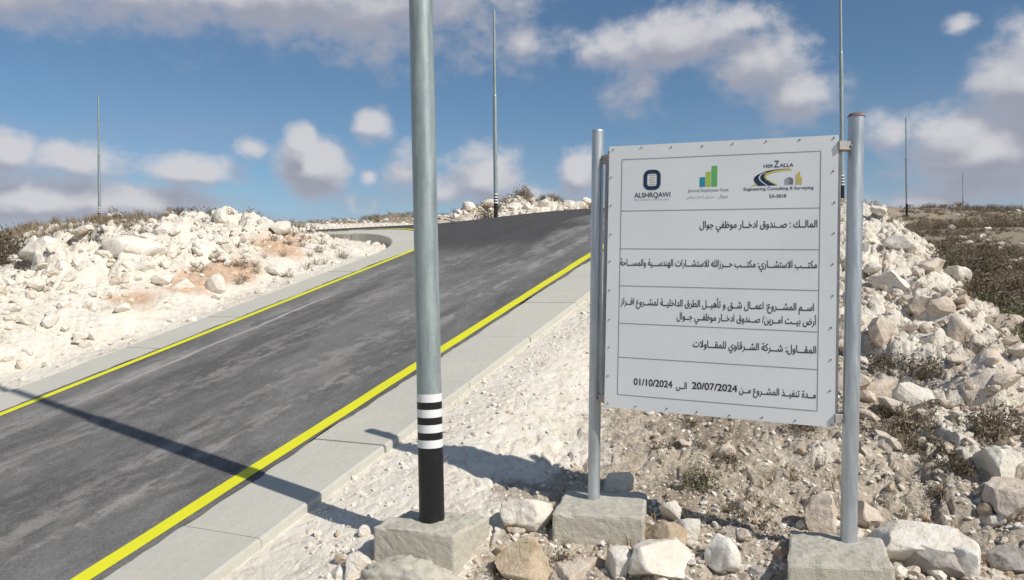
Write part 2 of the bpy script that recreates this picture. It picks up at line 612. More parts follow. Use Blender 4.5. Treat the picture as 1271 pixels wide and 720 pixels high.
def rock_material(name, c0, c1, c2, scale=1.0, stain=.5):
    m, g, b = new_mat(name, .92, spec=.2)
    P = g.n('ShaderNodeNewGeometry').outputs['Position']
    oi = g.n('ShaderNodeObjectInfo').outputs['Random']
    n1 = g.noise(P, 5.0 * scale, 6, .62)
    n2 = g.noise(P, 26.0 * scale, 6, .68)
    n3 = g.noise(P, 130.0, 4, .6)
    c = g.mix(g.ramp(n1, .35, .65), c0, c1)
    c = g.mix(g.ramp(n2, .48, .72, 0, stain), c, c2)
    c = g.mix(g.m('MULTIPLY', oi, .28), c, c2)
    st1 = g.ramp(g.noise(P, 2.6 * scale, 6, .7, dist=.6), .52, .68, 0, .6)
    c = g.mix(st1, c, tuple(.86 * a_ + .14 * b_ for a_, b_ in zip(c2, (.5, .3, .15))))
    crk = g.ramp(g.voro(g.vm('ADD', P, g.vm('MULTIPLY', g.noise(P, 9.0, 4, .6, out=1), (.12, .12, .12))), 3.2, feature='DISTANCE_TO_EDGE'), .0, .012, 1, 0)
    crk = g.m('MULTIPLY', crk, g.ramp(g.noise(P, 4.0, 3, .6), .54, .66))
    c = g.mix(g.m('MULTIPLY', crk, .3), c, (.25, .19, .13))
    pit = g.ramp(g.voro(P, 55.0), .0, .22, 1, 0)
    pit = g.m('MULTIPLY', pit, g.ramp(n1, .5, .62))
    c = g.mix(g.m('MULTIPLY', pit, .5), c, (.22, .18, .13))
    g.put(b.inputs['Base Color'], c)
    h = g.m('MULTIPLY_ADD', n2, .7, g.m('MULTIPLY', n1, .8))
    h = g.m('MULTIPLY_ADD', pit, -.35, h)
    h = g.m('MULTIPLY_ADD', crk, -.30, h)
    nn = g.bump(h, .03, .9)
    nn = g.bump(n3, .004, .8, nn)
    g.put(b.inputs['Normal'], nn)
    return m


def concrete_material(name, base, dark, rough_amt=.01, blotch=.5, island=False):
    m, g, b = new_mat(name, .9, spec=.2)
    P = g.n('ShaderNodeNewGeometry').outputs['Position']
    oi = g.n('ShaderNodeObjectInfo').outputs['Random']
    n1 = g.noise(P, 2.2, 5, .6)
    n2 = g.noise(P, 16, 6, .65)
    n3 = g.noise(P, 110, 4, .7)
    c = g.mix(g.ramp(n1, .3, .7), base, tuple(.9 * q + .02 for q in base))
    c = g.mix(g.ramp(n2, .45, .8, 0, blotch), c, dark)
    c = g.mix(g.ramp(n3, .55, .8, 0, .4), c, tuple(.6 * q for q in base))
    c = g.mix(g.m('MULTIPLY', oi, .22), c, tuple(.78 * q for q in base))
    c = g.mix(g.ramp(g.noise(P, .9, 6, .7), .52, .72, 0, .35), c, (.62, .56, .45))
    g.put(b.inputs['Base Color'], c)
    pit = g.ramp(g.voro(P, 70), 0, .25, 0, 1)
    h = g.m('MULTIPLY_ADD', pit, .3, g.m('MULTIPLY_ADD', n3, .5, g.m('MULTIPLY', n2, 1.2)))
    g.put(b.inputs['Normal'], g.bump(h, rough_amt, .9))
    return m


def asphalt_material():
    m, g, b = new_mat('asphalt', .86, spec=.3)
    P = g.n('ShaderNodeNewGeometry').outputs['Position']
    at = g.n('ShaderNodeAttribute', attribute_name='st').outputs['Vector']
    sp = g.n('ShaderNodeSeparateXYZ')
    g.put(sp.inputs[0], at)
    S, T = sp.outputs[0], sp.outputs[1]
    along = g.vm('MULTIPLY', at, (.35, 1.0, 1))
    long2 = g.vm('MULTIPLY', at, (1.2, 3.6, 1))
    n1 = g.noise(along, 1.0, 4, .6, dist=.4)
    n2 = g.noise(long2, 1.0, 6, .65, dist=.3)
    n3 = g.noise(P, 7.0, 8, .72)
    grit = g.noise(P, 170.0, 3, .7)
    c = g.mix(g.ramp(n1, .32, .68), (.100, .096, .092), (.180, .174, .166))
    c = g.mix(g.ramp(g.m('MULTIPLY_ADD', g.m('SUBTRACT', n3, .5), .6, n2), .42, .75, 0, .5), c, (.29, .28, .265))
    # dust carried along the wheel tracks
    for tc_, w, k in ((-5.45, .22, .62), (-6.0, .42, .38), (-7.3, .5, .35), (-8.3, .3, .45)):
        d = g.m('ABSOLUTE', g.m('SUBTRACT', g.m('MULTIPLY_ADD', g.m('SUBTRACT', n1, .5), .9, T), tc_))
        band = g.ramp(d, 0.0, w, 1, 0)
        band = g.m('MULTIPLY', band, g.ramp(g.m('MULTIPLY_ADD', g.m('SUBTRACT', n3, .5), .8, n2), .40, .60))
        c = g.mix(g.m('MULTIPLY', band, k * 1.3), c, (.36, .345, .32))
    # sprinkled chalk
    fl = g.noise(g.vm('MULTIPLY', at, (5.0, 16.0, 1)), 1.0, 5, .7)
    area = g.ramp(g.noise(at, .55, 2, .5), .46, .66)
    fl = g.m('MULTIPLY', g.ramp(fl, .61, .68), area)
    c = g.mix(g.m('MULTIPLY', fl, .6), c, (.48, .46, .42))
    # one long chalk scrape on the left lane
    wob = g.m('MULTIPLY', g.m('SUBTRACT', g.noise(at, 1.2, 4, .6), .5), .22)
    d = g.m('ABSOLUTE', g.m('SUBTRACT', g.m('ADD', T, wob), -8.28))
    ln = g.m('MULTIPLY', g.ramp(d, .012, .05, 1, 0), g.m('MULTIPLY', g.ramp(S, 6.0, 6.6), g.ramp(S, 10.0, 10.5, 1, 0)))
    ln = g.m('MULTIPLY', ln, g.ramp(n3, .3, .5, .5, 1))
    c = g.mix(g.m('MULTIPLY', ln, .8), c, (.50, .48, .44))
    d = g.ramp(g.m('ABSOLUTE', g.m('SUBTRACT', T, -8.33)), .05, .3, 1, 0)
    d = g.m('MULTIPLY', d, g.m('MULTIPLY', g.ramp(S, 5.2, 6.4), g.ramp(S, 7.0, 8.0, 1, 0)))
    c = g.mix(g.m('MULTIPLY', d, g.ramp(n2, .35, .6, .1, .55)), c, (.40, .38, .35))
    # the newer, darker surface laid at the junction
    jn = g.m('MULTIPLY_ADD', g.m('SUBTRACT', n1, .5), 2.5, g.m('MULTIPLY_ADD', g.m('SUBTRACT', n3, .5), 1.2, S))
    jt = g.m('MULTIPLY_ADD', g.m('SUBTRACT', n1, .5), 2.0, T)
    jm = g.m('MULTIPLY', g.ramp(jn, 12.9, 14.6), g.ramp(jt, -6.9, -6.2, 1, 0))
    jm = g.m('MAXIMUM', jm, g.ramp(jt, -9.6, -8.8, 1, 0))
    c = g.mix(g.m('MULTIPLY', jm, .88), c, g.mix(g.ramp(n3, .3, .7), (.030, .026, .025), (.048, .042, .039)))
    agg = g.n('ShaderNodeSeparateColor')
    g.put(agg.inputs[0], g.voro(P, 75.0, out=1))
    c = g.mix(g.ramp(agg.outputs[0], .78, .84, 0, .25), c, (.30, .29, .27))
    c = g.mix(g.ramp(agg.outputs[1], .80, .86, 0, .3), c, (.035, .034, .034))
    dk = g.ramp(g.noise(g.vm('MULTIPLY', at, (.6, 1.6, 1)), 1.0, 6, .65, dist=.5), .56, .74, 0, .6)
    c = g.mix(dk, c, (.060, .057, .056))
    c = g.mix(g.ramp(grit, .35, .7, 0, .35), c, g.mix(.5, c, (.22, .21, .20)))
    g.put(b.inputs['Base Color'], c)
    g.put(b.inputs['Normal'], g.bump(g.m('MULTIPLY_ADD', grit, 1.0, g.m('MULTIPLY', n3, 1.5)), .006, .8))
    return m


def paint_material(name, col, rough=.6, wear=(.2, .2, .19), amt=.35, sc=14.0):
    m, g, b = new_mat(name, rough, spec=.4)
    P = g.n('ShaderNodeNewGeometry').outputs['Position']
    n = g.noise(P, sc, 6, .7)
    n2 = g.noise(P, 1.5, 4, .6)
    c = g.mix(g.ramp(n, .52, .75, 0, amt), col, wear)
    c = g.mix(g.ramp(n2, .3, .7, 0, .25), c, tuple(.75 * q for q in col))
    g.put(b.inputs['Base Color'], c)
    g.put(b.inputs['Normal'], g.bump(g.noise(P, 140, 3, .6), .002, .6))
    return m


def metal_material(name, c0, c1, rough=.42, metal=.75):
    m, g, b = new_mat(name, rough, metal, .5)
    P = g.n('ShaderNodeNewGeometry').outputs['Position']
    n = g.noise(g.vm('MULTIPLY', P, (1, 1, .12)), 26, 5, .6)
    sp = g.voro(P, 60, out=1)
    s2 = g.n('ShaderNodeSeparateColor')
    g.put(s2.inputs[0], sp)
    n4 = g.noise(P, 3.0, 5, .6)
    c = g.mix(g.ramp(n, .3, .7), c0, c1)
    c = g.mix(g.m('MULTIPLY', s2.outputs[0], .07), c, (.8, .82, .82))
    c = g.mix(g.ramp(n4, .45, .75, 0, .3), c, tuple(.7 * q for q in c0))
    g.put(b.inputs['Base Color'], c)
    g.put(b.inputs['Roughness'], g.ramp(n, .2, .8, rough - .08, rough + .14))
    return m


def plain(name, col, rough=.6, spec=.3, metal=0.0, var=.15):
    m, g, b = new_mat(name, rough, metal, spec)
    P = g.n('ShaderNodeNewGeometry').outputs['Position']
    n = g.noise(P, 22, 4, .6)
    g.put(b.inputs['Base Color'], g.mix(g.ramp(n, .35, .7, 0, 1), col, tuple(max(0, q * (1 - var)) for q in col)))
    return m


def leaf_material(name, c0, c1):
    m, g, b = new_mat(name, .85, spec=.1)
    P = g.n('ShaderNodeNewGeometry').outputs['Position']
    n = g.noise(P, 1.7, 4, .6)
    n2 = g.noise(P, 25, 2, .5)
    c = g.mix(g.ramp(n, .35, .65), c0, c1)
    c = g.mix(g.ramp(n2, .3, .7, 0, .5), c, tuple(1.5 * q for q in c1))
    g.put(b.inputs['Base Color'], c)
    return m


M = {}
M['ground'] = ground_material()
M['white'] = rock_material('white_limestone', (.78, .71, .60), (.86, .82, .74), (.62, .52, .40), stain=.3)
M['tan'] = rock_material('tan_limestone', (.50, .38, .24), (.64, .54, .40), (.36, .25, .15))
M['pink'] = rock_material('pinkish_limestone', (.66, .56, .45), (.76, .68, .58), (.46, .34, .26))
M['grey'] = rock_material('grey_limestone', (.42, .38, .34), (.56, .51, .46), (.28, .24, .20))
M['asphalt'] = asphalt_material()
M['yellow'] = paint_material('yellow_road_paint', (.78, .75, .02), .55, (.35, .33, .10), .22, 30)
M['slab'] = concrete_material('kerb_concrete', (.56, .54, .465), (.36, .35, .31), .006, .35)
M['footing'] = concrete_material('footing_concrete', (.56, .52, .43), (.38, .34, .27), .012, .5)
M['pole'] = metal_material('galvanised_pole', (.26, .315, .31), (.37, .43, .425), .52, .45)
M['post'] = metal_material('galvanised_post', (.42, .46, .48), (.58, .61, .63), .40, .7)
M['bracket'] = metal_material('dull_steel', (.34, .32, .29), (.46, .43, .39), .6, .4)
M['frame'] = metal_material('frame_steel', (.22, .22, .23), (.32, .32, .33), .55, .5)
M['black'] = paint_material('black_paint', (.012, .012, .013), .42, (.10, .095, .085), .25, 40)
M['band'] = paint_material('white_paint', (.78, .78, .77), .55, (.45, .42, .38), .25, 30)
M['rust'] = plain('rust', (.30, .17, .14), .85, var=.5)
M['shrub'] = leaf_material('dry_scrub', (.165, .13, .09), (.27, .22, .155))
M['green'] = leaf_material('grey_green_scrub', (.105, .105, .06), (.17, .165, .10))
M['straw'] = leaf_material('dry_grass', (.20, .155, .105), (.32, .255, .17))
M['dark'] = leaf_material('dark_twigs', (.085, .068, .046), (.15, .122, .085))


def vary(name, base, k):
    return base


# ------------------------------------------------------------------ ground sheet
def build_ground():
    a1 = np.radians(np.arange(-37, 37.01, .088))
    a2 = np.radians(np.linspace(37, 323, 150)[1:-1])
    A = np.concatenate([a1, a2])
    r = np.concatenate([np.linspace(.4, 3.2, 26)[:-1], 3.2 * (30 / 3.2) ** np.linspace(0, 1, 560)[:-1], 30 * (100 / 30) ** np.linspace(0, 1, 90)[:-1], 100 * 60 ** np.linspace(0, 1, 40)])
    na, nr = len(A), len(r)
    RR, AA = np.meshgrid(r, A, indexing='ij')
    x, y = (RR * np.sin(AA)).ravel(), (RR * np.cos(AA)).ravel()
    z, soil = ground(x, y, want=True)
    V = np.stack([x, y, z], -1)
    V = np.vstack([V, [[0, 0, float(prof(0)) - .1]]])
    soil = np.vstack([soil, soil[:1]])
    i, j = np.meshgrid(np.arange(nr - 1), np.arange(na), indexing='ij')
    jn = (j + 1) % na
    Fq = np.stack([i * na + j, (i + 1) * na + j, (i + 1) * na + jn, i * na + jn], -1).reshape(-1, 4)
    me = mesh_np('ground', V, Fq, smooth=True)
    set_attr(me, 'soil', soil)
    # close the small disc underfoot
    o = obj('ground', me, M['ground'])
    tag(o, kind='structure')
    j = np.arange(na)
    Fc = np.stack([np.full(na, na), j, (j + 1) % na], -1)
    me2 = mesh_np('ground_disc', np.vstack([V[:na], V[-1:]]), Fc, True)
    set_attr(me2, 'soil', np.vstack([soil[:na], soil[-1:]]))
    c = obj('ground_underfoot', me2, M['ground'], parent=o)
    return o


ground_obj = build_ground()


# ------------------------------------------------------------------ road
def grid_sheet(name, S, T, lift, mat):
    """S, T 2-D arrays of road coordinates"""
    x, y = xy(S, T)
    z = road_z(S, T) + lift
    V = np.stack([x.ravel(), y.ravel(), z.ravel()], -1)
    n, m = S.shape
    i, j = np.meshgrid(np.arange(n - 1), np.arange(m - 1), indexing='ij')
    Fq = np.stack([i * m + j, i * m + j + 1, (i + 1) * m + j + 1, (i + 1) * m + j], -1).reshape(-1, 4)
    me = mesh_np(name, V, Fq, True)
    set_attr(me, 'st', np.stack([S.ravel(), T.ravel(), 0 * S.ravel()], -1), 'FLOAT_VECTOR')
    return me


srow = np.arange(-24, 26.21, .1)
u = np.linspace(0, 1, 25)
S, U = np.meshgrid(srow, u, indexing='ij')
rag_r = .05 * vn2(srow * 2.1, srow * 0, 71) + .025 * vn2(srow * 9, srow * 0, 72)
rag_l = .03 * vn2(srow * 2.1, srow * 0, 73) + .02 * vn2(srow * 9, srow * 0, 74)
TL_ = np.where(srow < 13.4, -9.06 + rag_l, -9.0)[:, None]
TR_ = (-4.665 + .6 * rag_r)[:, None]
road = obj('road', grid_sheet('road', S, TL_ + (TR_ - TL_) * U, .006, M['asphalt']), M['asphalt'])
tag(road, kind='structure')
tt = -np.concatenate([np.arange(9.0, 12.2, .1), np.arange(12.2, 45, .6)])
Tt, U = np.meshgrid(tt, np.linspace(0, 1, 20), indexing='ij')
Sn, Sf = near_edge(Tt), far_edge(Tt)
side = obj('side_road', grid_sheet('side_road', Sn + (Sf - Sn) * U, Tt, .006, M['asphalt']), M['asphalt'])
tag(side, kind='structure')

# yellow edge lines
sy = np.arange(-24, 24.5, .2)
S, T = np.meshgrid(sy, [-4.86, -4.715], indexing='ij')
T = T + .007 * vn2(S * 1.3, T * 5, 77) + .004 * vn2(S * 7.0, T * 50, 78)
ln = obj('road_marking', grid_sheet('road_marking', S, T, .012, None), M['yellow'])
tag(ln, 'long yellow edge line on the right side of the road', kind='structure')
pts = [(s_, -8.98, 0.0, 1.0) for s_ in np.arange(-24, 13.5, .2)]
pts += [(CS + CR * math.sin(a), CT + CR * math.cos(a), math.sin(a), math.cos(a)) for a in np.linspace(0, math.pi / 2, 24)]
pts += [(16.5, t_, 1.0, 0.0) for t_ in np.arange(-12.3, -30, -.4)]
pts = np.array(pts)
S = np.stack([pts[:, 0] + pts[:, 2] * .120, pts[:, 0]], -1)
T = np.stack([pts[:, 1] + pts[:, 3] * .120, pts[:, 1]], -1)
ln = obj('road_marking', grid_sheet('road_marking', S[:, ::-1], T[:, ::-1], .012, None), M['yellow'])
tag(ln, 'yellow edge line on the left side of the road curving into the side road', kind='structure')


# concrete apron slabs
def slab_mesh(A, B, dz=-.0):
    """solid slab between the road-side points A and outer points B (lists of (s, t))"""
    bm = bmesh.new()
    rows = []
    n = len(A)
    h = random.uniform(-.004, .003)
    for k in range(n):
        r = []
        for f in (0, .33, .66, .97, 1.0):
            s_ = A[k][0] * (1 - f) + B[k][0] * f
            t_ = A[k][1] * (1 - f) + B[k][1] * f
            x, y = xy(s_, t_)
            z = float(road_z(s_, t_)) + h - (.012 if f == 1.0 else 0) - (.004 if k in (0, n - 1) else 0)
            r.append(bm.verts.new((x, y, z)))
        for f in (1.0, 0):
            s_ = A[k][0] * (1 - f) + B[k][0] * f
            t_ = A[k][1] * (1 - f) + B[k][1] * f
            x, y = xy(s_, t_)
            r.append(bm.verts.new((x, y, float(road_z(s_, t_)) - .30)))
        rows.append(r)
    m = len(rows[0])
    for k in range(n - 1):
        for j in range(m):
            bm.faces.new((rows[k][j], rows[k][(j + 1) % m], rows[k + 1][(j + 1) % m], rows[k + 1][j]))
    bm.faces.new(rows[0])
    bm.faces.new(list(reversed(rows[-1])))
    bmesh.ops.recalc_face_normals(bm, faces=bm.faces)
    return bm_mesh('slab', bm)


apr = obj('concrete_kerb', None)
tag(apr, 'pale concrete kerb strip along the right edge of the road', kind='structure')
s0 = -6.0
gap = .006
while s0 < 26:
    L = 1.45
    ss = np.linspace(s0 + gap, s0 + L - gap, 6)
    w = random.uniform(-.012, .012)
    obj('slab', slab_mesh([(q, -4.68) for q in ss], [(q, -3.93 + w) for q in ss]), M['slab'], parent=apr)
    s0 += L
apl = obj('concrete_kerb', None)
tag(apl, 'pale concrete kerb strip along the left edge of the road and round the corner', kind='structure')
s0 = -1.0
while s0 < 13.4:
    L = min(1.45, 13.5 - s0)
    ss = np.linspace(s0 + gap, s0 + L - gap, 6)
    obj('slab', slab_mesh([(q, -8.99) for q in ss], [(q, -9.76) for q in ss]), M['slab'], parent=apl)
    s0 += 1.45
for k in range(3):
    aa = np.linspace(k * math.pi / 6 + .002, (k + 1) * math.pi / 6 - .002, 6)
    obj('slab', slab_mesh([(CS + (CR - .01) * math.sin(a), CT + (CR - .01) * math.cos(a)) for a in aa],
                          [(CS + (CR - .78) * math.sin(a), CT + (CR - .78) * math.cos(a)) for a in aa]), M['slab'], parent=apl)
for k in range(8):
    ts = np.linspace(-12.0 - k * 1.45 - gap, -12.0 - (k + 1) * 1.45 + gap, 4)
    obj('slab', slab_mesh([(16.49, q) for q in ts], [(15.72, q) for q in ts]), M['slab'], parent=apl)


# ------------------------------------------------------------------ lamp poles
def grid_block(name, corners, ztop, zbot, n=22, amp=.012, seed=1, mat=None, lump=0.0):
    """rough cast block: corners = four (x, y) anticlockwise"""
    bm = bmesh.new()
    cs = [Vector((c[0], c[1], 0)) for c in corners]
    bv = [bm.verts.new((c.x, c.y, zbot)) for c in cs] + [bm.verts.new((c.x, c.y, ztop)) for c in cs]
    for f in ((3, 2, 1, 0), (4, 5, 6, 7), (0, 1, 5, 4), (1, 2, 6, 5), (2, 3, 7, 6), (3, 0, 4, 7)):
        bm.faces.new([bv[i] for i in f])
    bmesh.ops.recalc_face_normals(bm, faces=bm.faces)
    bmesh.ops.bevel(bm, geom=list(bm.edges), offset=.016, segments=2, profile=.5, affect='EDGES')
    for _ in range(3):
        ed = [e for e in bm.edges if e.calc_length() > .03]
        if ed:
            bmesh.ops.subdivide_edges(bm, edges=ed, cuts=3 if _ == 0 else 1, use_grid_fill=True)
    bmesh.ops.triangulate(bm, faces=bm.faces)
    bm.normal_update()
    P = np.array([v.co for v in bm.verts])
    Nn = np.array([v.normal for v in bm.verts])
    amp = amp * .8
    d = amp * fb3(P * 6, seed, 4, .55) + .5 * amp * fb3(P * 45, seed + 9, 2, .6)
    top = (Nn[:, 2] > .5)
    d = np.where(top, d * 2.2 + .006 * fb3(P * 30, seed + 2, 3, .7) + lump * np.abs(fb3(P * 6, seed + 4, 3)), d)
    P = P + Nn * d[:, None]
    for v, c in zip(bm.verts, P):
        v.co = c
    return bm_mesh(name, bm)


def lamp_pole(loc, label, H=8.0, joint=4.8, r=.08, base=.476, detail=True, lean=(0, 0), block=None, group='galvanised lamp poles'):
    t = thing('lamp_pole', label, 'lamp pole', loc, group)
    lx, ly = lean

    def at(z):
        return (lx * z, ly * z, z)

    def rad(z):
        return r - .0012 * z
    seg = 28 if detail else 12
    b = .0505
    obj('base_coating', tube_mesh('base_coating', at(-.15), at(base), rad(0) + .0015, rad(base) + .0015, seg), M['black'], t)
    z = base
    for k in range(4):
        obj('white_band', tube_mesh('white_band', at(z), at(z + b), rad(z) + .002, rad(z + b) + .002, seg), M['band'], t)
        z += b
        if k < 3:
            obj('black_band', tube_mesh('black_band', at(z), at(z + .0465), rad(z) + .0012, rad(z + .0465) + .0012, seg), M['black'], t)
            z += .0465
    obj('shaft', tube_mesh('shaft', at(z), at(joint), rad(z), rad(joint), seg, 6), M['pole'], t)
    obj('collar', tube_mesh('collar', at(joint), at(joint + .06), rad(joint) + .004, rad(joint) * .74, seg), M['pole'], t)
    obj('upper_shaft', tube_mesh('upper_shaft', at(joint + .06), at(H), rad(joint) * .72, rad(joint) * .62, seg, 4), M['pole'], t)
    return t


MP = (-.525, 5.17, -1.475)
pole = lamp_pole(MP, 'thick grey lamp pole close to the camera with black foot and four white bands', lean=(-.0135, 0))
fm = grid_block('footing', [(-.363, 4.87), (-.155, 5.26), (-.68, 5.46), (-.885, 5.05)], MP[2] - .005, -1.98, seed=5, amp=.010, lump=.02)
fo = obj('footing', fm, M['footing'], pole, tuple(-c for c in MP))
# lumps of concrete spilled round the foot of the block
sp_bm = bmesh.new()
bmesh.ops.create_icosphere(sp_bm, subdivisions=5, radius=1)
P = np.array([v.co for v in sp_bm.verts])
P = P * (1 + .30 * fb3(P * 2.2, 3, 4)[:, None] + .10 * fb3(P * 9, 8, 3)[:, None]) * np.array([.34, .17, .16])
P = P @ np.array([[.95, -.3, 0], [.3, .95, 0], [0, 0, 1]]) + np.array([-.66, 4.86, -1.78])
for v, c in zip(sp_bm.verts, P):
    v.co = c
obj('spilled_concrete', bm_mesh('spilled_concrete', sp_bm, True), M['footing'], pole, tuple(-c for c in MP))

for (px, py, D, H, lab, r_) in ((615.5, 268.5, 28.0, 7.15, 'thin lamp pole with striped foot standing beyond the end of the dark asphalt', .075),
                                (1045.5, 246, 27.0, 8.4, 'lamp pole rising behind the right post of the sign', .07),
                                (123.5, 270, 53.0, 8.1, 'lamp pole on the grassy hill at the far left', .09),
                                (1125.5, 258, 73.0, 8.2, 'lamp pole in the scrub field right of the sign', .10),
                                (1195.5, 258, 120.0, 5.1, 'farthest small pole on the horizon at the right', .10)):
    d = ray(px, py)
    x_, y_ = d[0] * D, D
    zg = gz(x_, y_)
    zt = d[2] * D
    lamp_pole((x_, y_, min(zg, zt)), lab, H=H + max(0, zt - zg), joint=(H + max(0, zt - zg)) * .6, r=r_, detail=False, lean=(-.001, 0), base=.476 + max(0, zt - zg) * .9)

# ------------------------------------------------------------------ the sign
TL = Vector((0.66631847, 5.44271112, 0.96353403))
WD = Vector((0.90691579, -0.42000225, -0.03319425))
HD = Vector((-0.03072712, -0.02230022, -0.99927901))
PW, PH = 1.4372, 1.7533
NF = WD.cross(HD).normalized()
if NF.y > 0:
    NF = -NF                      # towards the viewer
SB = Vector((.58, 5.5, -1.40))
sign = thing('information_sign', 'white project information sign with Arabic text on two galvanised posts', 'sign', SB)


def spart(name, me, mat):
    return obj(name, me, mat, sign, tuple(-c for c in SB))


bm = bmesh.new()
frame_box(bm, TL, WD, HD, NF, 0, PW, 0, PH, -.004, 0)
bmesh.ops.recalc_face_normals(bm, faces=bm.faces)
mp, gg, bb = new_mat('sign_panel', .48, spec=.4)
Pp = gg.n('ShaderNodeNewGeometry').outputs['Position']
nn1 = gg.noise(Pp, 1.6, 4, .6)
nn2 = gg.noise(gg.vm('MULTIPLY', Pp, (1, 1, .25)), 22, 5, .7)
cc = gg.mix(gg.ramp(nn1, .3, .7), (.81, .83, .835), (.76, .785, .795))
cc = gg.mix(gg.ramp(nn2, .55, .85, 0, .25), cc, (.58, .57, .54))
gg.put(bb.inputs['Base Color'], cc)
spart('panel', bm_mesh('panel', bm), mp)
# square-tube frame behind the panel
for (nm, x0, x1, y0, y1) in (('frame_rail', -.012, PW + .012, .030, .070), ('frame_rail', -.012, PW + .012, PH - .070, PH - .030), ('frame_rail', .03, PW - .03, PH * .5 - .02, PH * .5 + .02)):
    bm = bmesh.new()
    frame_box(bm, TL, WD, HD, NF, x0, x1, y0, y1, -.046, -.0055)
    bmesh.ops.recalc_face_normals(bm, faces=bm.faces)
    spart(nm, bm_mesh(nm, bm), M['frame'])
for (x0, x1) in ((-.030, .012), (PW - .012, PW + .014)):
    bm = bmesh.new()
    frame_box(bm, TL, WD, HD, NF, x0, x1, .072, PH - .072, -.050, -.0065)
    bmesh.ops.recalc_face_normals(bm, faces=bm.faces)
    spart('frame_upright', bm_mesh('frame_upright', bm), M['frame'])


def P3(px, py, D):
    d = ray(px, py)
    return Vector((d[0] * D, D, d[2] * D))


posts = (((742.3, 163), (737.0, 618), 5.54, .0415), ((1063.0, 144), (1053.0, 676), 4.87, .0472))
post_ax = []
for k, (tp, bt, D, r_) in enumerate(posts):
    a, b = P3(*tp, D), P3(*bt, D - (.02 if k == 0 else .10))
    post_ax.append((a, b, r_))
    spart('post', tube_mesh('post', b + (b - a).normalized() * .1, a, r_, r_, 28, 4, cap=False), M['post'])
    ax = (a - b).normalized()
    if k == 1:
        spart('end_cap', tube_mesh('end_cap', a - ax * .008, a + ax * .010, r_ + .004, r_ - .004, 28), M['rust'])
    else:
        spart('end_cap', tube_mesh('end_cap', a - ax * .004, a + ax * .006, r_ + .001, r_ - .002, 28), M['post'])
for k, yy in ((0, .075), (0, PH - .05), (1, .065), (1, PH - .055)):
    a, b, r_ = post_ax[k]
    edge = TL + WD * (0 if k == 0 else PW) + HD * yy
    f = (edge.z - a.z) / (b.z - a.z)
    c = a.lerp(b, f)
    dirn = (c - edge)
    dirn.z = 0
    L = dirn.length
    X = dirn.normalized()
    Z = Vector((0, 0, 1))
    Y = Z.cross(X)
    if Y.y > 0:
        Y = -Y
    bm = bmesh.new()
    frame_box(bm, edge, X, Z, Y, -.004, L + .014, -.027, .027, -.05, .016 if k else .004)
    ed = [e for e in bm.edges]
    bmesh.ops.recalc_face_normals(bm, faces=bm.faces)
    bmesh.ops.bevel(bm, geom=ed, offset=.003, segments=1, affect='EDGES')
    br_ = spart('bracket', bm_mesh('bracket', bm), M['bracket'])
    pb = edge + X * (L - .045) + Y * .0
    obj('bolt', tube_mesh('bolt', pb + Y * (.014 if k else .002), pb + Y * (.024 if k else .012), .008, .008, 6), M['frame'], br_)

scr = tube_mesh('screw', (0, 0, 0), tuple(NF * .004), .0062, .0045, 8)
scr.materials.append(M['frame'])
sp_ = [(.022 + i * (PW - .044) / 7, .022) for i in range(8)] + [(.022 + i * (PW - .044) / 7, PH - .022) for i in range(8)]
sp_ += [(.022, .022 + i * (PH - .044) / 9) for i in range(1, 9)] + [(PW - .022, .022 + i * (PH - .044) / 9) for i in range(1, 9)]
for (u_, v_) in sp_:
    p = TL + WD * (u_ + random.uniform(-.006, .006)) + HD * (v_ + random.uniform(-.006, .006)) + NF * .0003
    obj('screw', scr, None, sign, p - SB)

# footings of the sign
for corners, zt, sd_ in (([(.245, 5.14), (.815, 5.05), (.94, 5.67), (.37, 5.74)], -1.435, 11), ([(1.485, 4.38), (2.035, 4.31), (2.19, 4.80), (1.72, 5.03)], -1.505, 23)):
    spart('footing', grid_block('footing', corners, zt, zt - .42, amp=.010, seed=sd_, lump=.012), M['footing'])

# printed matter ---------------------------------------------------
INK = {
    'ink': plain('black_print', (.035, .035, .04), .6),
    'navy': plain('navy_print', (.020, .045, .095), .6),
    'teal': plain('teal_print', (.03, .30, .42), .6),
    'lime': plain('lime_print', (.42, .60, .10), .6),
    'leaf': plain('green_print', (.14, .48, .16), .6),
    'gold': plain('gold_print', (.68, .56, .16), .6),
    'grey': plain('grey_print', (.36, .38, .40), .6),
    'purple': plain('violet_grey_print', (.22, .20, .26), .6),
    'faint': plain('faint_print', (.52, .54, .55), .6),
    'line': plain('line_print', (.16, .17, .18), .6),
    'paper': plain('white_print', (.76, .78, .79), .6, var=.02),
}


def uvp(u_, v_, l=.0012):
    return TL + WD * u_ + HD * v_ + NF * l


def flat(name, polys, ink, lift=.0012):
    """polys = list of (outer, [holes]) in panel metres (u right, v down)"""
    V, Fa = [], []
    for k, (outer, holes) in enumerate(polys):
        loops = [outer] + holes
        tess = tessellate_polygon([[Vector((p[0], p[1], 0)) for p in l] for l in loops])
        base = len(V)
        allp = [p for l in loops for p in l]
        for p in allp:
            V.append(uvp(p[0], p[1], lift + .00004 * (k % 7)))
        for t_ in tess:
            Fa.append(tuple(base + i for i in t_))
    me = bpy.data.meshes.new(name)
    me.from_pydata([tuple(v) for v in V], [], Fa)
    bm = bmesh.new()
    bm.from_mesh(me)
    for f in bm.faces:
        f.normal_update()
        if f.normal.dot(NF) < 0:
            f.normal_flip()
    bm.to_mesh(me)
    bm.free()
    return spart(name, me, INK[ink])


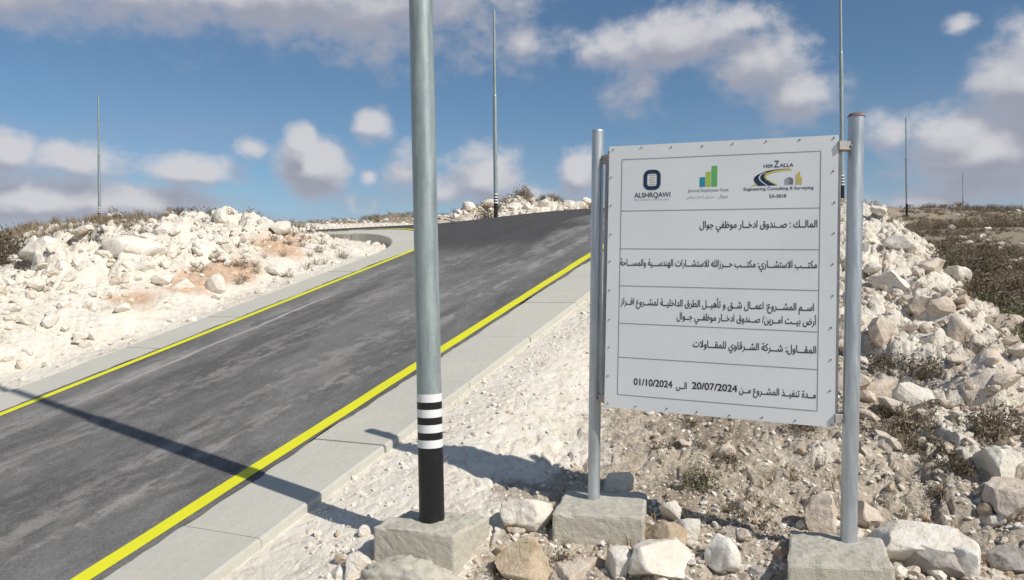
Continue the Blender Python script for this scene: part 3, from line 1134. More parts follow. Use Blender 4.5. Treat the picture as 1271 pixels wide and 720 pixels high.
ARF = {'ا': (0xFE8D, 0xFE8E), 'أ': (0xFE83, 0xFE84), 'ة': (0xFE93, 0xFE94), 'د': (0xFEA9, 0xFEAA), 'ذ': (0xFEAB, 0xFEAC), 'ر': (0xFEAD, 0xFEAE), 'ز': (0xFEAF, 0xFEB0),
       'و': (0xFEED, 0xFEEE), 'ى': (0xFEEF, 0xFEF0), '\uFEFB': (0xFEFB, 0xFEFC), 'ـ': (0x640,) * 4}
for ch, b0 in (('ب', 0xFE8F), ('ت', 0xFE95), ('ج', 0xFE9D), ('ح', 0xFEA1), ('خ', 0xFEA5), ('س', 0xFEB1), ('ش', 0xFEB5), ('ص', 0xFEB9), ('ض', 0xFEBD), ('ط', 0xFEC1), ('ظ', 0xFEC5),
               ('ع', 0xFEC9), ('ف', 0xFED1), ('ق', 0xFED5), ('ك', 0xFED9), ('ل', 0xFEDD), ('م', 0xFEE1), ('ن', 0xFEE5), ('ه', 0xFEE9), ('ي', 0xFEF1)):
    ARF[ch] = (b0, b0 + 1, b0 + 2, b0 + 3)


def arabic(s):
    s = s.replace('لا', '\uFEFB')
    out = []
    for i, c in enumerate(s):
        if c not in ARF:
            out.append(c)
            continue
        f = ARF[c]
        pj = i > 0 and s[i - 1] in ARF and len(ARF[s[i - 1]]) == 4
        nj = len(f) == 4 and i + 1 < len(s) and s[i + 1] in ARF
        out.append(chr(f[(3 if nj else 1) if pj else (2 if nj else 0)]))
    res, run = [], ''
    for c in out:
        if c.isdigit() or (c == '/' and run):
            run += c
        else:
            if run:
                res.append(run)
                run = ''
            res.append(c)
    if run:
        res.append(run)
    return ''.join(reversed(res))


def outlines(text):
    cu = bpy.data.curves.new('lettering', 'FONT')
    cu.body = text
    cu.fill_mode = 'NONE'
    cu.resolution_u = 5
    o = bpy.data.objects.new('lettering', cu)
    COL.objects.link(o)
    dg = bpy.context.evaluated_depsgraph_get()
    dg.update()
    me = bpy.data.meshes.new_from_object(o.evaluated_get(dg))
    vs = [(v.co.x, v.co.y) for v in me.vertices]
    adj = {}
    for e in me.edges:
        a, b = e.vertices
        adj.setdefault(a, []).append(b)
        adj.setdefault(b, []).append(a)
    bpy.data.objects.remove(o)
    bpy.data.curves.remove(cu)
    bpy.data.meshes.remove(me)
    seen, loops = set(), []
    for a in sorted(adj):
        if a in seen:
            continue
        l = [a]
        seen.add(a)
        nx = sorted(adj[a])
        nx = nx[0] if nx[0] == a + 1 else nx[-1] if a + 1 not in nx else a + 1
        while nx is not None and nx not in seen:
            l.append(nx)
            seen.add(nx)
            c = [q for q in adj[nx] if q not in seen]
            nx = c[0] if c else None
        if len(l) > 2:
            loops.append(np.array([vs[i] for i in l]))
    return loops


def area(l):
    x, y = l[:, 0], l[:, 1]
    return .5 * float(np.sum(x * np.roll(y, -1) - y * np.roll(x, -1)))


def inside(p, l):
    x, y = p
    c = False
    n = len(l)
    j = n - 1
    for i in range(n):
        if (l[i][1] > y) != (l[j][1] > y) and x < (l[j][0] - l[i][0]) * (y - l[i][1]) / (l[j][1] - l[i][1]) + l[i][0]:
            c = not c
        j = i
    return c


def lettering(text, ink, ul, ur, vb, size=None, bold=.022, name='lettering', lift=.0012):
    """text with its ends at ul and ur and its baseline at vb"""
    L = outlines(text)
    if not L:
        return
    Lb = []
    for l in L:
        own = area(l)
        hole = any(o_ is not l and area(o_) * own < 0 and inside(l[0], o_) for o_ in L)
        sgn = (1 if own > 0 else -1)
        p, q = np.roll(l, 1, 0), np.roll(l, -1, 0)
        tn = q - p
        ln_ = np.maximum(np.linalg.norm(tn, axis=1, keepdims=True), 1e-9)
        nr = np.stack([tn[:, 1], -tn[:, 0]], -1) / ln_ * sgn
        Lb.append(l + nr * (bold if not hole else -bold * .6))
    V2, E2 = [], []
    for l in Lb:
        n0 = len(V2)
        V2 += [Vector((float(p[0]), float(p[1]))) for p in l]
        E2 += [(n0 + i, n0 + (i + 1) % len(l)) for i in range(len(l))]
    vs, _, fs, *_r = delaunay_2d_cdt(V2, E2, [], 0, 1e-5)
    vs = np.array([(v.x, v.y) for v in vs])
    fs = np.array([f for f in fs if len(f) == 3])
    cen = vs[fs].mean(1)
    wn = np.zeros(len(cen), dtype=int)
    for l in Lb:
        near_ = (cen[:, 0] > l[:, 0].min()) & (cen[:, 0] < l[:, 0].max()) & (cen[:, 1] > l[:, 1].min()) & (cen[:, 1] < l[:, 1].max())
        if not near_.any():
            continue
        c = cen[near_]
        a0, a1 = l, np.roll(l, -1, 0)
        isl = (a1[None, :, 0] - a0[None, :, 0]) * (c[:, None, 1] - a0[None, :, 1]) - (c[:, None, 0] - a0[None, :, 0]) * (a1[None, :, 1] - a0[None, :, 1])
        up = (a0[None, :, 1] <= c[:, None, 1]) & (a1[None, :, 1] > c[:, None, 1]) & (isl > 0)
        dn = (a0[None, :, 1] > c[:, None, 1]) & (a1[None, :, 1] <= c[:, None, 1]) & (isl < 0)
        wn[near_] += up.sum(1) - dn.sum(1)
    fs = fs[wn != 0]
    x0, x1 = vs[fs.ravel(), 0].min(), vs[fs.ravel(), 0].max()
    k = (ur - ul) / (x1 - x0)
    ky = k if size is None else size
    W = [tuple(uvp(ul + (p[0] - x0) * k, vb - p[1] * ky, lift)) for p in vs]
    me = bpy.data.meshes.new(name)
    me.from_pydata(W, [], [tuple(int(i) for i in f) for f in fs])
    me.update()
    if me.polygons[0].normal.dot(NF) < 0:
        me.flip_normals()
    return spart(name, me, INK[ink])


def rect(u0, v0, u1, v1):
    return ([(u0, v0), (u1, v0), (u1, v1), (u0, v1)], [])


e = .0017
for vv in (.438, .691, .938, 1.188, 1.414):
    flat('ruled_line', [rect(.092, vv - e, 1.335, vv + e)], 'line')
for r_ in (rect(.0885, .093 - e, 1.341, .093 + e), rect(.0885, 1.663 - e, 1.338, 1.663 + e), rect(.0885, .096, .0885 + 2 * e, 1.660), rect(1.3365, .096, 1.3365 + 2 * e, 1.660)):
    flat('border_line', [r_], 'line')

AR = [("المالــك : صــندوق ادخــار موظفي جوال", .616, 1.324, .555),
      ("مكتـــب الاستشـــاري: مكتـــب حـــرزالله للاستشـــارات الهندســـية والمســـاحة", .092, 1.326, .803),
      ("اســم المشـــروع: اعمــال شــق و تأهيــل الطرق الداخليــة لمشــروع افــراز", .100, 1.312, 1.062),
      ("أرض بيــت امــرين/ صــندوق ادخــار موظفــي جــوال", .479, 1.326, 1.146),
      ("المقـــاول: شـــركة الشــرقاوي للمقـــاولات", .586, 1.328, 1.318),
      ]
for (tx, a_, b_, v_) in AR:
    lettering(arabic(tx), 'ink', a_, b_, v_, size=.064, bold=.013)
lettering(arabic("مــدة تنفيــذ المشــروع مــن"), 'ink', .880, 1.330, 1.588, size=.062, bold=.013)
lettering("20/07/2024", 'ink', .585, .868, 1.586, size=.062, bold=.024)
lettering(arabic("الــى"), 'ink', .482, .552, 1.592, size=.062, bold=.013)
lettering("01/10/2024", 'ink', .200, .458, 1.590, size=.062, bold=.024)


def rrect(u0, v0, u1, v1, r, n=8):
    p = []
    for cx, cy, a0 in ((u1 - r, v0 + r, -90), (u1 - r, v1 - r, 0), (u0 + r, v1 - r, 90), (u0 + r, v0 + r, 180)):
        for i in range(n + 1):
            a = math.radians(a0 + 90 * i / n)
            p.append((cx + r * math.cos(a), cy + r * math.sin(a)))
    return p


flat('logo', [(rrect(.240, .168, .356, .302, .042), [rrect(.266, .194, .330, .276, .016)])], 'navy')
for k in range(5):
    flat('logo', [rect(.276 + .006 * (k % 2), .202 + .015 * k, .318 + .005 * (k % 2), .207 + .015 * k)], 'gold' if k in (1, 3) else 'faint')
lettering("ALSHRQAWI", 'navy', .180, .422, .350, size=.046, bold=.012)
lettering("FOR GENERAL CONTRACTING", 'faint', .180, .416, .371, size=.018, bold=0.005)
flat('logo', [rect(.611, .228, .645, .290)], 'teal')
flat('logo', [rect(.650, .194, .681, .290)], 'lime')
flat('logo', [rect(.686, .158, .722, .290)], 'leaf')
lettering("Jawwal Employees Fund", 'grey', .537, .792, .322, size=.030, bold=.012)
lettering(arabic("صندوق ادخار موظفي"), 'faint', .527, .710, .362, size=.026, bold=.005)
lettering(arabic("جوال"), 'grey', .730, .793, .362, size=.026, bold=.010)
lettering("HER", 'navy', 1.006, 1.064, .182, size=.030, bold=.012)
lettering("Z", 'navy', 1.068, 1.098, .182, size=.060, bold=.022)
lettering("ALLA", 'navy', 1.101, 1.182, .182, size=.034, bold=.012)


def swoosh(L_, R_):
    return [(L_ + list(reversed(R_)), [])]


cl = [(1.165, .192), (1.110, .194), (1.060, .200), (1.020, .210), (.992, .224), (.980, .240), (.985, .258), (1.003, .275), (1.030, .294)]
wd = [.001, .004, .008, .014, .022, .030, .037, .046, .056]
Lp = [(p[0] - (w if i > 3 else w * .3), p[1] - (w * .35 if i <= 3 else 0)) for i, (p, w) in enumerate(zip(cl, wd))]
Rp = [(p[0] + (w if i > 3 else w * .3), p[1] + (w * .35 if i <= 3 else 0)) for i, (p, w) in enumerate(zip(cl, wd))]
flat('logo', swoosh(Rp[:], [(q[0] + .012, q[1] + .010) for q in Rp][:7] + [(1.052, .268), (1.095, .293)]), 'gold', .0010)
flat('logo', swoosh(Lp, Rp), 'navy', .0013)
flat('logo', swoosh([(q[0] - .004, q[1]) for q in cl[3:]], [(q[0] + .004, q[1]) for q in cl[3:]]), 'paper', .0017)
flat('logo', [([(.930, .294), (.985, .270), (1.000, .294)], [])], 'gold', .0009)
flat('logo', [([(1.132, .292), (1.132, .258), (1.156, .243), (1.156, .292)], [])], 'grey')
flat('logo', [([(1.158, .292), (1.158, .243), (1.182, .256), (1.182, .292)], [])], 'purple')
flat('logo', [rect(1.196, .232, 1.206, .292), rect(1.209, .214, 1.221, .292), rect(1.224, .245, 1.233, .292)], 'gold')
lettering("Engineering Consulting & Surveying", 'navy', .888, 1.300, .322, size=.028, bold=.012)
lettering("SA-0018", 'navy', 1.043, 1.143, .370, size=.030, bold=.012)


# ------------------------------------------------------------------ rocks
def ico(sub):
    bm = bmesh.new()
    bmesh.ops.create_icosphere(bm, subdivisions=sub, radius=1)
    bm.verts.ensure_lookup_table()
    V = np.array([v.co for v in bm.verts])
    Fa = np.array([[v.index for v in f.verts] for f in bm.faces])
    bm.free()
    return V, Fa


ICO = {k: ico(k) for k in (1, 2, 4, 5)}


def rock_verts(seed, sub, cuts=9, rough=.05, lo=.45, hi=.85):
    r = np.random.default_rng(seed)
    V, Fa = ICO[sub]
    V = V.copy()
    for _ in range(cuts):
        n = r.normal(size=3)
        n /= np.linalg.norm(n)
        d = r.uniform(lo, hi)
        ex = np.maximum(V @ n - d, 0)
        V = V - n * ex[:, None] * .97
    if rough:
        nv = V / np.maximum(np.linalg.norm(V, axis=1, keepdims=True), 1e-6)
        V = V + nv * (rough * 1.6 * fb3(V * 1.6 + seed, seed, 3) + rough * .7 * fb3(V * 6 + seed, seed + 3, 3, .6))[:, None]
    V = V - (V.max(0) + V.min(0)) / 2
    V = V / ((V.max(0) - V.min(0)) / 2)
    return V, Fa


def rock_mesh(seed, sub, dims, rot=0.0, **k):
    V, Fa = rock_verts(seed, sub, **k)
    V = V * (np.array(dims) / 2)
    c, s_ = math.cos(rot), math.sin(rot)
    V = V @ np.array([[c, s_, 0], [-s_, c, 0], [0, 0, 1]])
    return mesh_np('rock', V, Fa, smooth=sub > 2)


# (left, top, right, bottom in the photograph, stone, seed, label)
HERO = [
    (621, 616, 687, 664, 'white', 101, 'bright white angular boulder between the lamp pole footing and the left sign footing'),
    (614, 664, 684, 722, 'tan', 102, 'yellowish tan boulder just below the bright white angular boulder'),
    (676, 690, 762, 728, 'pink', 103, 'low pale boulder at the bottom edge below the left sign footing'),
    (752, 678, 784, 720, 'white', 104, 'small upright pale stone wedged below the right corner of the left sign footing'),
    (784, 645, 852, 686, 'tan', 105, 'rounded tan boulder touching the right side of the left sign footing'),
    (776, 668, 862, 724, 'white', 106, 'rough pitted pale boulder in front of the rounded tan boulder'),
    (836, 642, 870, 676, 'white', 107, 'small pale wedge shaped stone right of the rounded tan boulder'),
    (818, 619, 846, 652, 'white', 108, 'small holed stone leaning behind the rounded tan boulder'),
    (874, 662, 914, 724, 'white', 109, 'squarish cream block standing left of the right sign footing'),
    (924, 706, 968, 728, 'grey', 110, 'grey stone at the bottom edge against the right sign footing'),
    (994, 610, 1048, 664, 'pink', 111, 'large pale boulder behind the left side of the right sign post'),
    (1058, 622, 1096, 660, 'pink', 112, 'pinkish stone directly right of the right sign post'),
    (1078, 646, 1192, 706, 'white', 113, 'broad flat whitish slab of rock right of the right sign footing'),
    (1124, 676, 1190, 732, 'grey', 114, 'lilac grey rounded boulder in front of the broad flat slab'),
    (1180, 680, 1218, 722, 'white', 115, 'bright stone right of the lilac grey boulder'),
    (1102, 700, 1130, 730, 'white', 116, 'small pale stone beside the right sign footing at the bottom edge'),
    (1228, 680, 1282, 716, 'grey', 117, 'dark grey boulder in the bottom right corner'),
    (1184, 706, 1260, 730, 'pink', 118, 'flat pale rock along the bottom edge near the right corner'),
    (1217, 552, 1268, 602, 'white', 119, 'bright curved white stone near the right edge below the scrub'),
    (1224, 598, 1284, 658, 'pink', 120, 'big rounded pinkish boulder at the right edge under the bright curved stone'),
    (748, 582, 788, 616, 'white', 121, 'white rounded stone directly behind the left sign post'),
    (430, 684, 464, 722, 'white', 122, 'angular white stone left of the lamp pole footing'),
    (405, 700, 432, 726, 'white', 123, 'small white stone at the bottom edge left of the lamp pole'),
    (884, 549, 914, 572, 'pink', 124, 'pale stone on the brown gravel below the bottom edge of the sign'),
    (1084, 332, 1134, 368, 'white', 125, 'squared pale boulder on the ridge just right of the right post'),
    (1176, 328, 1208, 352, 'white', 126, 'white boulder alone at the foot of the ridge in the scrub'),
    (1192, 430, 1262, 506, 'pink', 127, 'large smooth sloping rock face at the right end of the ridge'),
    (1128, 366, 1180, 398, 'pink', 128, 'long pale boulder in the middle of the ridge'),
    (1166, 388, 1222, 432, 'pink', 129, 'pale boulder just above the large smooth sloping rock face'),
    (1100, 288, 1140, 316, 'white', 130, 'pale boulder high on the ridge right of the sign'),
    (1140, 318, 1172, 340, 'pink', 131, 'low boulder between the ridge crest and the scrub field'),
    (14, 286, 78, 318, 'white', 141, 'large rounded white boulder topping the left bank'),
    (128, 284, 196, 316, 'white', 142, 'broad white boulder on the left bank below the grassy hill'),
    (262, 256, 292, 278, 'white', 143, 'white boulder at the highest point of the left bank'),
    (60, 318, 130, 360, 'white', 144, 'white boulder half way up the left bank'),
    (140, 318, 196, 346, 'white', 145, 'overhanging white boulder in the middle of the left bank'),
    (196, 296, 250, 322, 'white', 146, 'flat white boulder right of the overhanging one on the left bank'),
    (300, 266, 340, 288, 'white', 147, 'white boulder right of the highest one on the left bank'),
    (8, 330, 50, 352, 'white', 148, 'white boulder low on the far left of the bank'),
    (208, 340, 240, 364, 'white', 149, 'small white boulder beside the reddish earth of the left bank'),
    (702, 246, 728, 262, 'white', 150, 'white boulder on the mound behind the road, left of the left sign post'),
]
for (x0, y0, x1, y1, stone, seed, lab) in HERO:
    cx = (x0 + x1) / 2
    if y1 > 716:
        d = ray(cx, min(y1, 712))
    X, Y, Z = land(cx, min(y1 - (y1 - y0) * .12, 716), 3.0)
    d = ray(cx, y1)
    D = Y
    w, h = (x1 - x0) / FPX * D, (y1 - y0) / FPX * D
    zc = ray(cx, (y0 + y1) / 2)[2] * D
    dep = (w * .85 + h * .35) * (.9 + .2 * random.random())
    D2 = D + dep * .28
    q = ray(cx, (y0 + y1) / 2)
    sub = 5 if (x1 - x0) > 45 and y0 > 540 else 4
    rdg = 124 < seed < 150
    me = rock_mesh(seed, sub, (w * 1.04, dep, h * 1.1), rot=0, cuts=(15 if rdg else 11) + seed % 5, rough=.10 if rdg else .06, lo=.35 if rdg or seed > 140 else .42, hi=.75 if rdg else .8)
    o = obj('boulder' if w > .28 else 'rock', me, M[stone], loc=(q[0] * D2, D2 + (dep * .25 if seed > 140 else dep * .12 if rdg else 0), q[2] * D2 - (h * .26 if seed > 140 else h * .10 if rdg else h * .05)))
    tag(o, lab, 'rock')

# loose stones one could count: twelve shapes, shared
NV = 14
shapes = []
for k in range(NV):
    V, Fa = rock_verts(300 + k, 2, cuts=7, rough=.05)
    r = np.random.default_rng(900 + k)
    V = V * np.array([1, r.uniform(.6, .95), r.uniform(.45, .8)]) * .5
    for mk in ('white', 'pink', 'grey'):
        pass
    shapes.append({mk: mesh_np('stone_' + mk, V, Fa) for mk in ('white', 'pink', 'tan')})
    for mk in shapes[-1]:
        shapes[-1][mk].materials.append(M[mk])


MARKS = [(654, 640, 'the bright white angular boulder'), (649, 692, 'the yellowish tan boulder'), (718, 705, 'the low pale boulder'), (768, 700, 'the small upright stone'),
         (818, 665, 'the rounded tan boulder'), (820, 698, 'the rough pitted boulder'), (895, 690, 'the cream block'), (1020, 640, 'the boulder behind the right post'),
         (1135, 675, 'the broad flat slab'), (1157, 704, 'the lilac grey boulder'), (1242, 577, 'the bright curved stone'), (1255, 628, 'the big pinkish boulder'),
         (1255, 698, 'the dark grey corner boulder'), (768, 600, 'the white stone behind the left post'), (445, 700, 'the angular stone by the lamp pole'),
         (533, 610, 'the black foot of the lamp pole'), (400, 640, 'the edge of the kerb'), (740, 640, 'the left sign footing'), (1040, 700, 'the right sign footing'),
         (893, 560, 'the pale stone on the gravel'), (868, 600, 'the grey green shrub'), (1000, 535, 'the lower right corner of the sign'), (760, 510, 'the lower left corner of the sign'),
         (1109, 350, 'the squared ridge boulder'), (1192, 340, 'the lone white field boulder'), (1227, 468, 'the smooth sloping rock face'), (1150, 382, 'the long ridge boulder'),
         (1120, 300, 'the high ridge boulder'), (1155, 328, 'the low boulder under the ridge crest'), (1150, 470, 'the dark shrub in the hollow'), (1215, 315, 'the big dark field bush'),
         (1150, 300, 'the big brown field bush'), (1262, 345, 'the bush at the right edge'), (1125, 258, 'the lamp pole in the field'), (1195, 262, 'the farthest pole'),
         (46, 302, 'the rounded boulder at far left'), (162, 300, 'the broad white bank boulder'), (277, 267, 'the highest bank boulder'), (95, 340, 'the boulder half way up the bank'),
         (168, 332, 'the overhanging boulder'), (223, 309, 'the flat white bank boulder'), (320, 277, 'the boulder beside the highest one'), (29, 341, 'the low boulder at far left'),
         (224, 352, 'the boulder by the reddish earth'), (60, 430, 'the powdery foot of the bank'), (400, 300, 'the side road kerb corner'), (1186, 588, 'the dark twiggy shrub'),
         (615, 262, 'the far lamp pole'), (650, 243, 'the brown mound bush'), (715, 254, 'the white mound boulder'), (575, 262, 'the left end of the mound')]
USED = {}


def stone_label(x, y, z, size, stone):
    px, py = 635.5 + FPX * x / y, 360 - FPX * z / y
    col = {'white': 'white', 'pink': 'pinkish', 'tan': 'tan'}[stone]
    big = 'tiny' if size < .07 else 'small' if size < .11 else 'middling' if size < .2 else 'large' if size < .35 else 'very large'
    for mx, my, ph in sorted(MARKS, key=lambda q: math.hypot(q[0] - px, q[1] - py))[:8]:
        dx, dy = px - mx, py - my
        d = math.hypot(dx, dy)
        side = ('right of' if dx > 0 else 'left of') if abs(dx) > abs(dy) else ('below' if dy > 0 else 'above')
        how = 'just ' if d < 28 else 'well ' if d > 70 else ''
        lab = '%s %s stone %s%s %s' % (big, col, how, side, ph)
        if lab not in USED:
            break
    USED[lab] = 1
    return lab


def loose(x, y, size, stone, label, group, name='stone'):
    me = shapes[random.randrange(NV)][stone]
    z = gz(x, y)
    o = obj(name, me, loc=(x, y, z + size * .12))
    o.scale = (size, size, size * random.uniform(.8, 1.2))
    o.rotation_euler = (random.uniform(-.3, .3), random.uniform(-.3, .3), random.uniform(0, 6.28))
    tag(o, stone_label(x, y, z, size, stone), 'rock', group)
    return o


def pick(n, f):
    k = 0
    tries = 0
    while k < n and tries < 20000:
        tries += 1
        if f():
            k += 1


def fg():
    px, py = random.uniform(400, 1271), random.uniform(640, 722)
    x, y, z = land(px, py, 3.2, 20)
    s_, t_ = st(x, y)
    if t_ < -3.5 or (-.95 < x < -.1 and 4.7 < y < 5.6) or (.2 < x < .95 and 4.9 < y < 5.7) or (1.35 < x < 2.1 and 4.0 < y < 4.8):
        return False
    loose(x, y, random.uniform(.05, .13), random.choice(['white', 'white', 'pink', 'tan']), 'small pale stone lying among the boulders at the foot of the sign', 'small stones among the front boulders')
    return True


def verge():
    px, py = random.uniform(600, 1260), random.uniform(480, 640)
    x, y, z = land(px, py, 3.5, 30)
    s_, t_ = st(x, y)
    if t_ < -2.2 or (.2 < x < .95 and 4.9 < y < 5.7):
        return False
    loose(x, y, random.uniform(.05, .12) * (1.4 if random.random() < .15 else 1), random.choice(['white', 'pink', 'pink', 'tan']), 'pale stone scattered on the brown gravel under and behind the sign', 'stones on the gravel slope')
    return True


def ridge():
    px, py = random.uniform(1040, 1250), random.uniform(250, 520)
    x, y, z = land(px, py, 5, 60)
    s_, t_ = st(x, y)
    if t_ > 3.5 or t_ < -4 or s_ > 30:
        return False
    loose(x, y, random.uniform(.14, .42), random.choice(['white', 'pink', 'pink']), 'pale broken stone on the rocky ridge right of the sign', 'stones on the right ridge')
    return True


def bankf():
    px, py = random.uniform(0, 440), random.uniform(262, 430)
    x, y, z = land(px, py, 6, 40)
    s_, t_ = st(x, y)
    if t_ > -10.4 or s_ > 15.5 or s_ < 2:
        return False
    loose(x, y, random.uniform(.12, .50), 'white', 'white broken stone in the rubble of the left bank', 'stones in the left bank')
    return True


def fieldf():
    px, py = random.uniform(1090, 1271), random.uniform(260, 400)
    x, y, z = land(px, py, 9, 120)
    s_, t_ = st(x, y)
    if t_ < 2.5:
        return False
    loose(x, y, random.uniform(.25, .6), random.choice(['white', 'pink']), 'pale stone lying in the brown scrub field on the right', 'stones in the scrub field')
    return True


def moundf():
    px, py = random.uniform(560, 735), random.uniform(246, 268)
    x, y, z = land(px, py, 20, 60)
    if y < 28:
        return False
    loose(x, y, random.uniform(.25, .6), 'white', 'pale rock in the mound behind the end of the road', 'rocks in the mound beyond the road')
    return True


pick(60, fg)
pick(30, verge)
pick(24, ridge)
pick(28, bankf)
pick(34, fieldf)
pick(12, moundf)


# gravel: too many to count
def scatter(name, templ, X, Y, Z, SC, mat, tilt=.5, smooth=False, squash=None):
    n = len(X)
    ang = rng.uniform(0, 2 * math.pi, n)
    ta, tb = rng.uniform(-tilt, tilt, n), rng.uniform(-tilt, tilt, n)
    which = rng.integers(0, len(templ), n)
    VV, FF = [], []
    base = 0
    for k, (V, Fa) in enumerate(templ):
        idx = np.nonzero(which == k)[0]
        if not len(idx):
            continue
        c, s_ = np.cos(ang[idx])[:, None], np.sin(ang[idx])[:, None]
        vx, vy, vz = V[None, :, 0], V[None, :, 1], V[None, :, 2]
        x = vx * c - vy * s_
        y = vx * s_ + vy * c
        z = vz + x * ta[idx][:, None] + y * tb[idx][:, None]
        sc = SC[idx][:, None]
        W = np.stack([x * sc + X[idx][:, None], y * sc + Y[idx][:, None], z * sc + Z[idx][:, None]], -1)
        F_ = Fa[None] + (np.arange(len(idx)) * len(V))[:, None, None] + base
        VV.append(W.reshape(-1, 3))
        FF.append(F_.reshape(-1, Fa.shape[1]))
        base += len(idx) * len(V)
    me = mesh_np(name, np.vstack(VV), np.vstack(FF), smooth)
    o = obj(name, me, mat)
    tag(o, kind='stuff')
    return o


gt = []
for k in range(10):
    r = np.random.default_rng(50 + k)
    V, Fa = ICO[1]
    V = V * r.uniform(.75, 1.15, (len(V), 1)) * np.array([1, r.uniform(.6, 1), r.uniform(.4, .8)]) * .5
    gt.append((V, Fa))


def gravel(n, px0, px1, d0, d1, cond, s0, s1, mat, name='gravel'):
    a = (rng.uniform(px0, px1, n) - 635.5) / FPX
    D = d0 * (d1 / d0) ** rng.uniform(0, 1, n)
    x, y = a * D, D
    s_, t_ = st(x, y)
    k = cond(s_, t_, x, y)
    x, y, D = x[k], y[k], D[k]
    z = ground(x, y)
    sc = s0 + (s1 - s0) * rng.uniform(0, 1, len(x)) ** 3
    return scatter(name, gt, x, y, z + sc * .05, sc, mat)


def on_verge(s_, t_, x, y):
    return (t_ > -3.85) & (t_ < shoulder(s_) + 3) & (rng.uniform(0, 1, len(x)) < .10 + .35 * (1 - sst(4.3, 5.4, s_)) + .9 * sst(-3.2, -1.8, t_ + .6 * vn2(s_, t_, 9)))


o = gravel(11000, 380, 1290, 3.6, 9, on_verge, .012, .065, M['white'])
o['label'] = 'pale gravel strewn over the right verge'
o = gravel(4200, 560, 1290, 3.6, 12, on_verge, .015, .07, M['pink'])
o['label'] = 'pinkish gravel strewn over the right verge'
o = gravel(900, 560, 1290, 3.6, 10, lambda s_, t_, x, y: on_verge(s_, t_, x, y) & (t_ > -2.2), .015, .06, M['grey'])
o['label'] = 'grey gravel strewn over the right verge'
o = gravel(5000, 380, 900, 4.5, 15, lambda s_, t_, x, y: (t_ > -3.92) & (t_ < -3.3) & (s_ > 2), .015, .075, M['white'])
o['label'] = 'pale gravel heaped along the back of the kerb'
o = gravel(9000, -40, 470, 8, 24, lambda s_, t_, x, y: (t_ < -9.85) & (s_ < 15.6) & (t_ > -15.5) & (rng.uniform(0, 1, len(x)) < .12 + .88 * sst(10.9, 12.3, -t_)), .03, .26, M['white'])
o['label'] = 'white rubble on the left bank'
o = gravel(1300, 1040, 1290, 6, 30, lambda s_, t_, x, y: (t_ > -2.5) & (t_ < shoulder(s_) + 2.5), .04, .22, M['pink'])
o['label'] = 'broken pale rubble on the right ridge'
o = gravel(1800, 540, 760, 28, 33, lambda s_, t_, x, y: s_ > 26, .06, .30, M['white'])
o['label'] = 'pale rubble of the mound beyond the road'
o = gravel(1500, 400, 560, 18, 30, lambda s_, t_, x, y: ((s_ < 15.6) & (t_ < -9.9)) | (s_ > far_edge(t_) + .4), .04, .2, M['white'])
o['label'] = 'pale rubble round the side road corner'


# ------------------------------------------------------------------ plants
def tuft(seed, n=16, h=1.0, spread=.6, wdt=.03, leafy=False, bend=.35):
    r = np.random.default_rng(seed)
    V, Fa = [], []
    for i in range(n):
        a, rr = r.uniform(0, 6.283), r.uniform(0, .18)
        o_ = np.array([math.cos(a) * rr, math.sin(a) * rr, -.05])
        a2 = a + r.uniform(-.6, .6)
        l = h * r.uniform(.45, 1)
        out = spread * r.uniform(.2, 1)
        tip = o_ + np.array([math.cos(a2) * out, math.sin(a2) * out, l])
        mid = o_ + (tip - o_) * .5 + np.array([0, 0, bend * .25 * l])
        sd_ = np.array([-math.sin(a2), math.cos(a2), 0]) * wdt
        k = len(V)
        V += [o_ - sd_, o_ + sd_, mid + sd_ * .8, mid - sd_ * .8, tip]
        Fa += [(k, k + 1, k + 2), (k, k + 2, k + 3), (k + 3, k + 2, k + 4)]
        if leafy:
            for q in range(6):
                p = mid + (tip - mid) * r.uniform(-.6, 1) + r.normal(size=3) * .05
                u1 = r.normal(size=3) * .06
                u2 = r.normal(size=3) * .05
                k = len(V)
                V += [p, p + u1, p + u2]
                Fa += [(k, k + 1, k + 2)]
    return np.array(V), np.array(Fa)


grass_t = [tuft(k, 12, 1.0, .5, .018) for k in range(6)]
scrub_t = [tuft(20 + k, 16, .75, .75, .016, True) for k in range(6)]


def plants(name, n, templ, px0, px1, d0, d1, cond, s0, s1, mat, label, pw=1.0):
    a = (rng.uniform(px0, px1, n) - 635.5) / FPX
    D = d0 * (d1 / d0) ** (rng.uniform(0, 1, n) ** pw)
    x, y = a * D, D
    s_, t_ = st(x, y)
    k = cond(s_, t_, x, y)
    x, y = x[k], y[k]
    z = ground(x, y)
    sc = rng.uniform(s0, s1, len(x))
    o = scatter(name, templ, x, y, z, sc, mat, tilt=.15)
    o['label'] = label
    return o


clump = lambda x, y, f, th: fb2(x * f, y * f, 88, 3) > th
plants('scrub', 7500, scrub_t, 1060, 1300, 8, 110, lambda s_, t_, x, y: (t_ > shoulder(s_) + 1.4) & clump(x, y, .45, .10), .20, .50, M['shrub'], 'low brown scrub covering the field on the right')
plants('scrub', 1700, scrub_t, 1060, 1300, 8, 110, lambda s_, t_, x, y: (t_ > shoulder(s_) + 1.2) & clump(x, y, .45, -.05), .2, .45, M['green'], 'grey green scrub dotted through the field on the right')
plants('scrub', 1500, scrub_t, 1070, 1300, 48, 112, lambda s_, t_, x, y: (t_ > shoulder(s_) + 2) & clump(x, y, .16, -.05), .3, .95, M['shrub'], 'taller brown scrub toward the horizon of the right field')
plants('scrub', 1500, scrub_t, 1060, 1300, 10, 110, lambda s_, t_, x, y: (t_ > shoulder(s_) + 1.2) & clump(x, y, .4, .0), .25, .6, M['dark'], 'dark scrub dotted through the field on the right')
plants('dry_grass', 9000, grass_t, -30, 300, 17, 46, lambda s_, t_, x, y: (t_ < -14.5), .11, .28, M['straw'], 'dry grass on the hill behind the left bank')
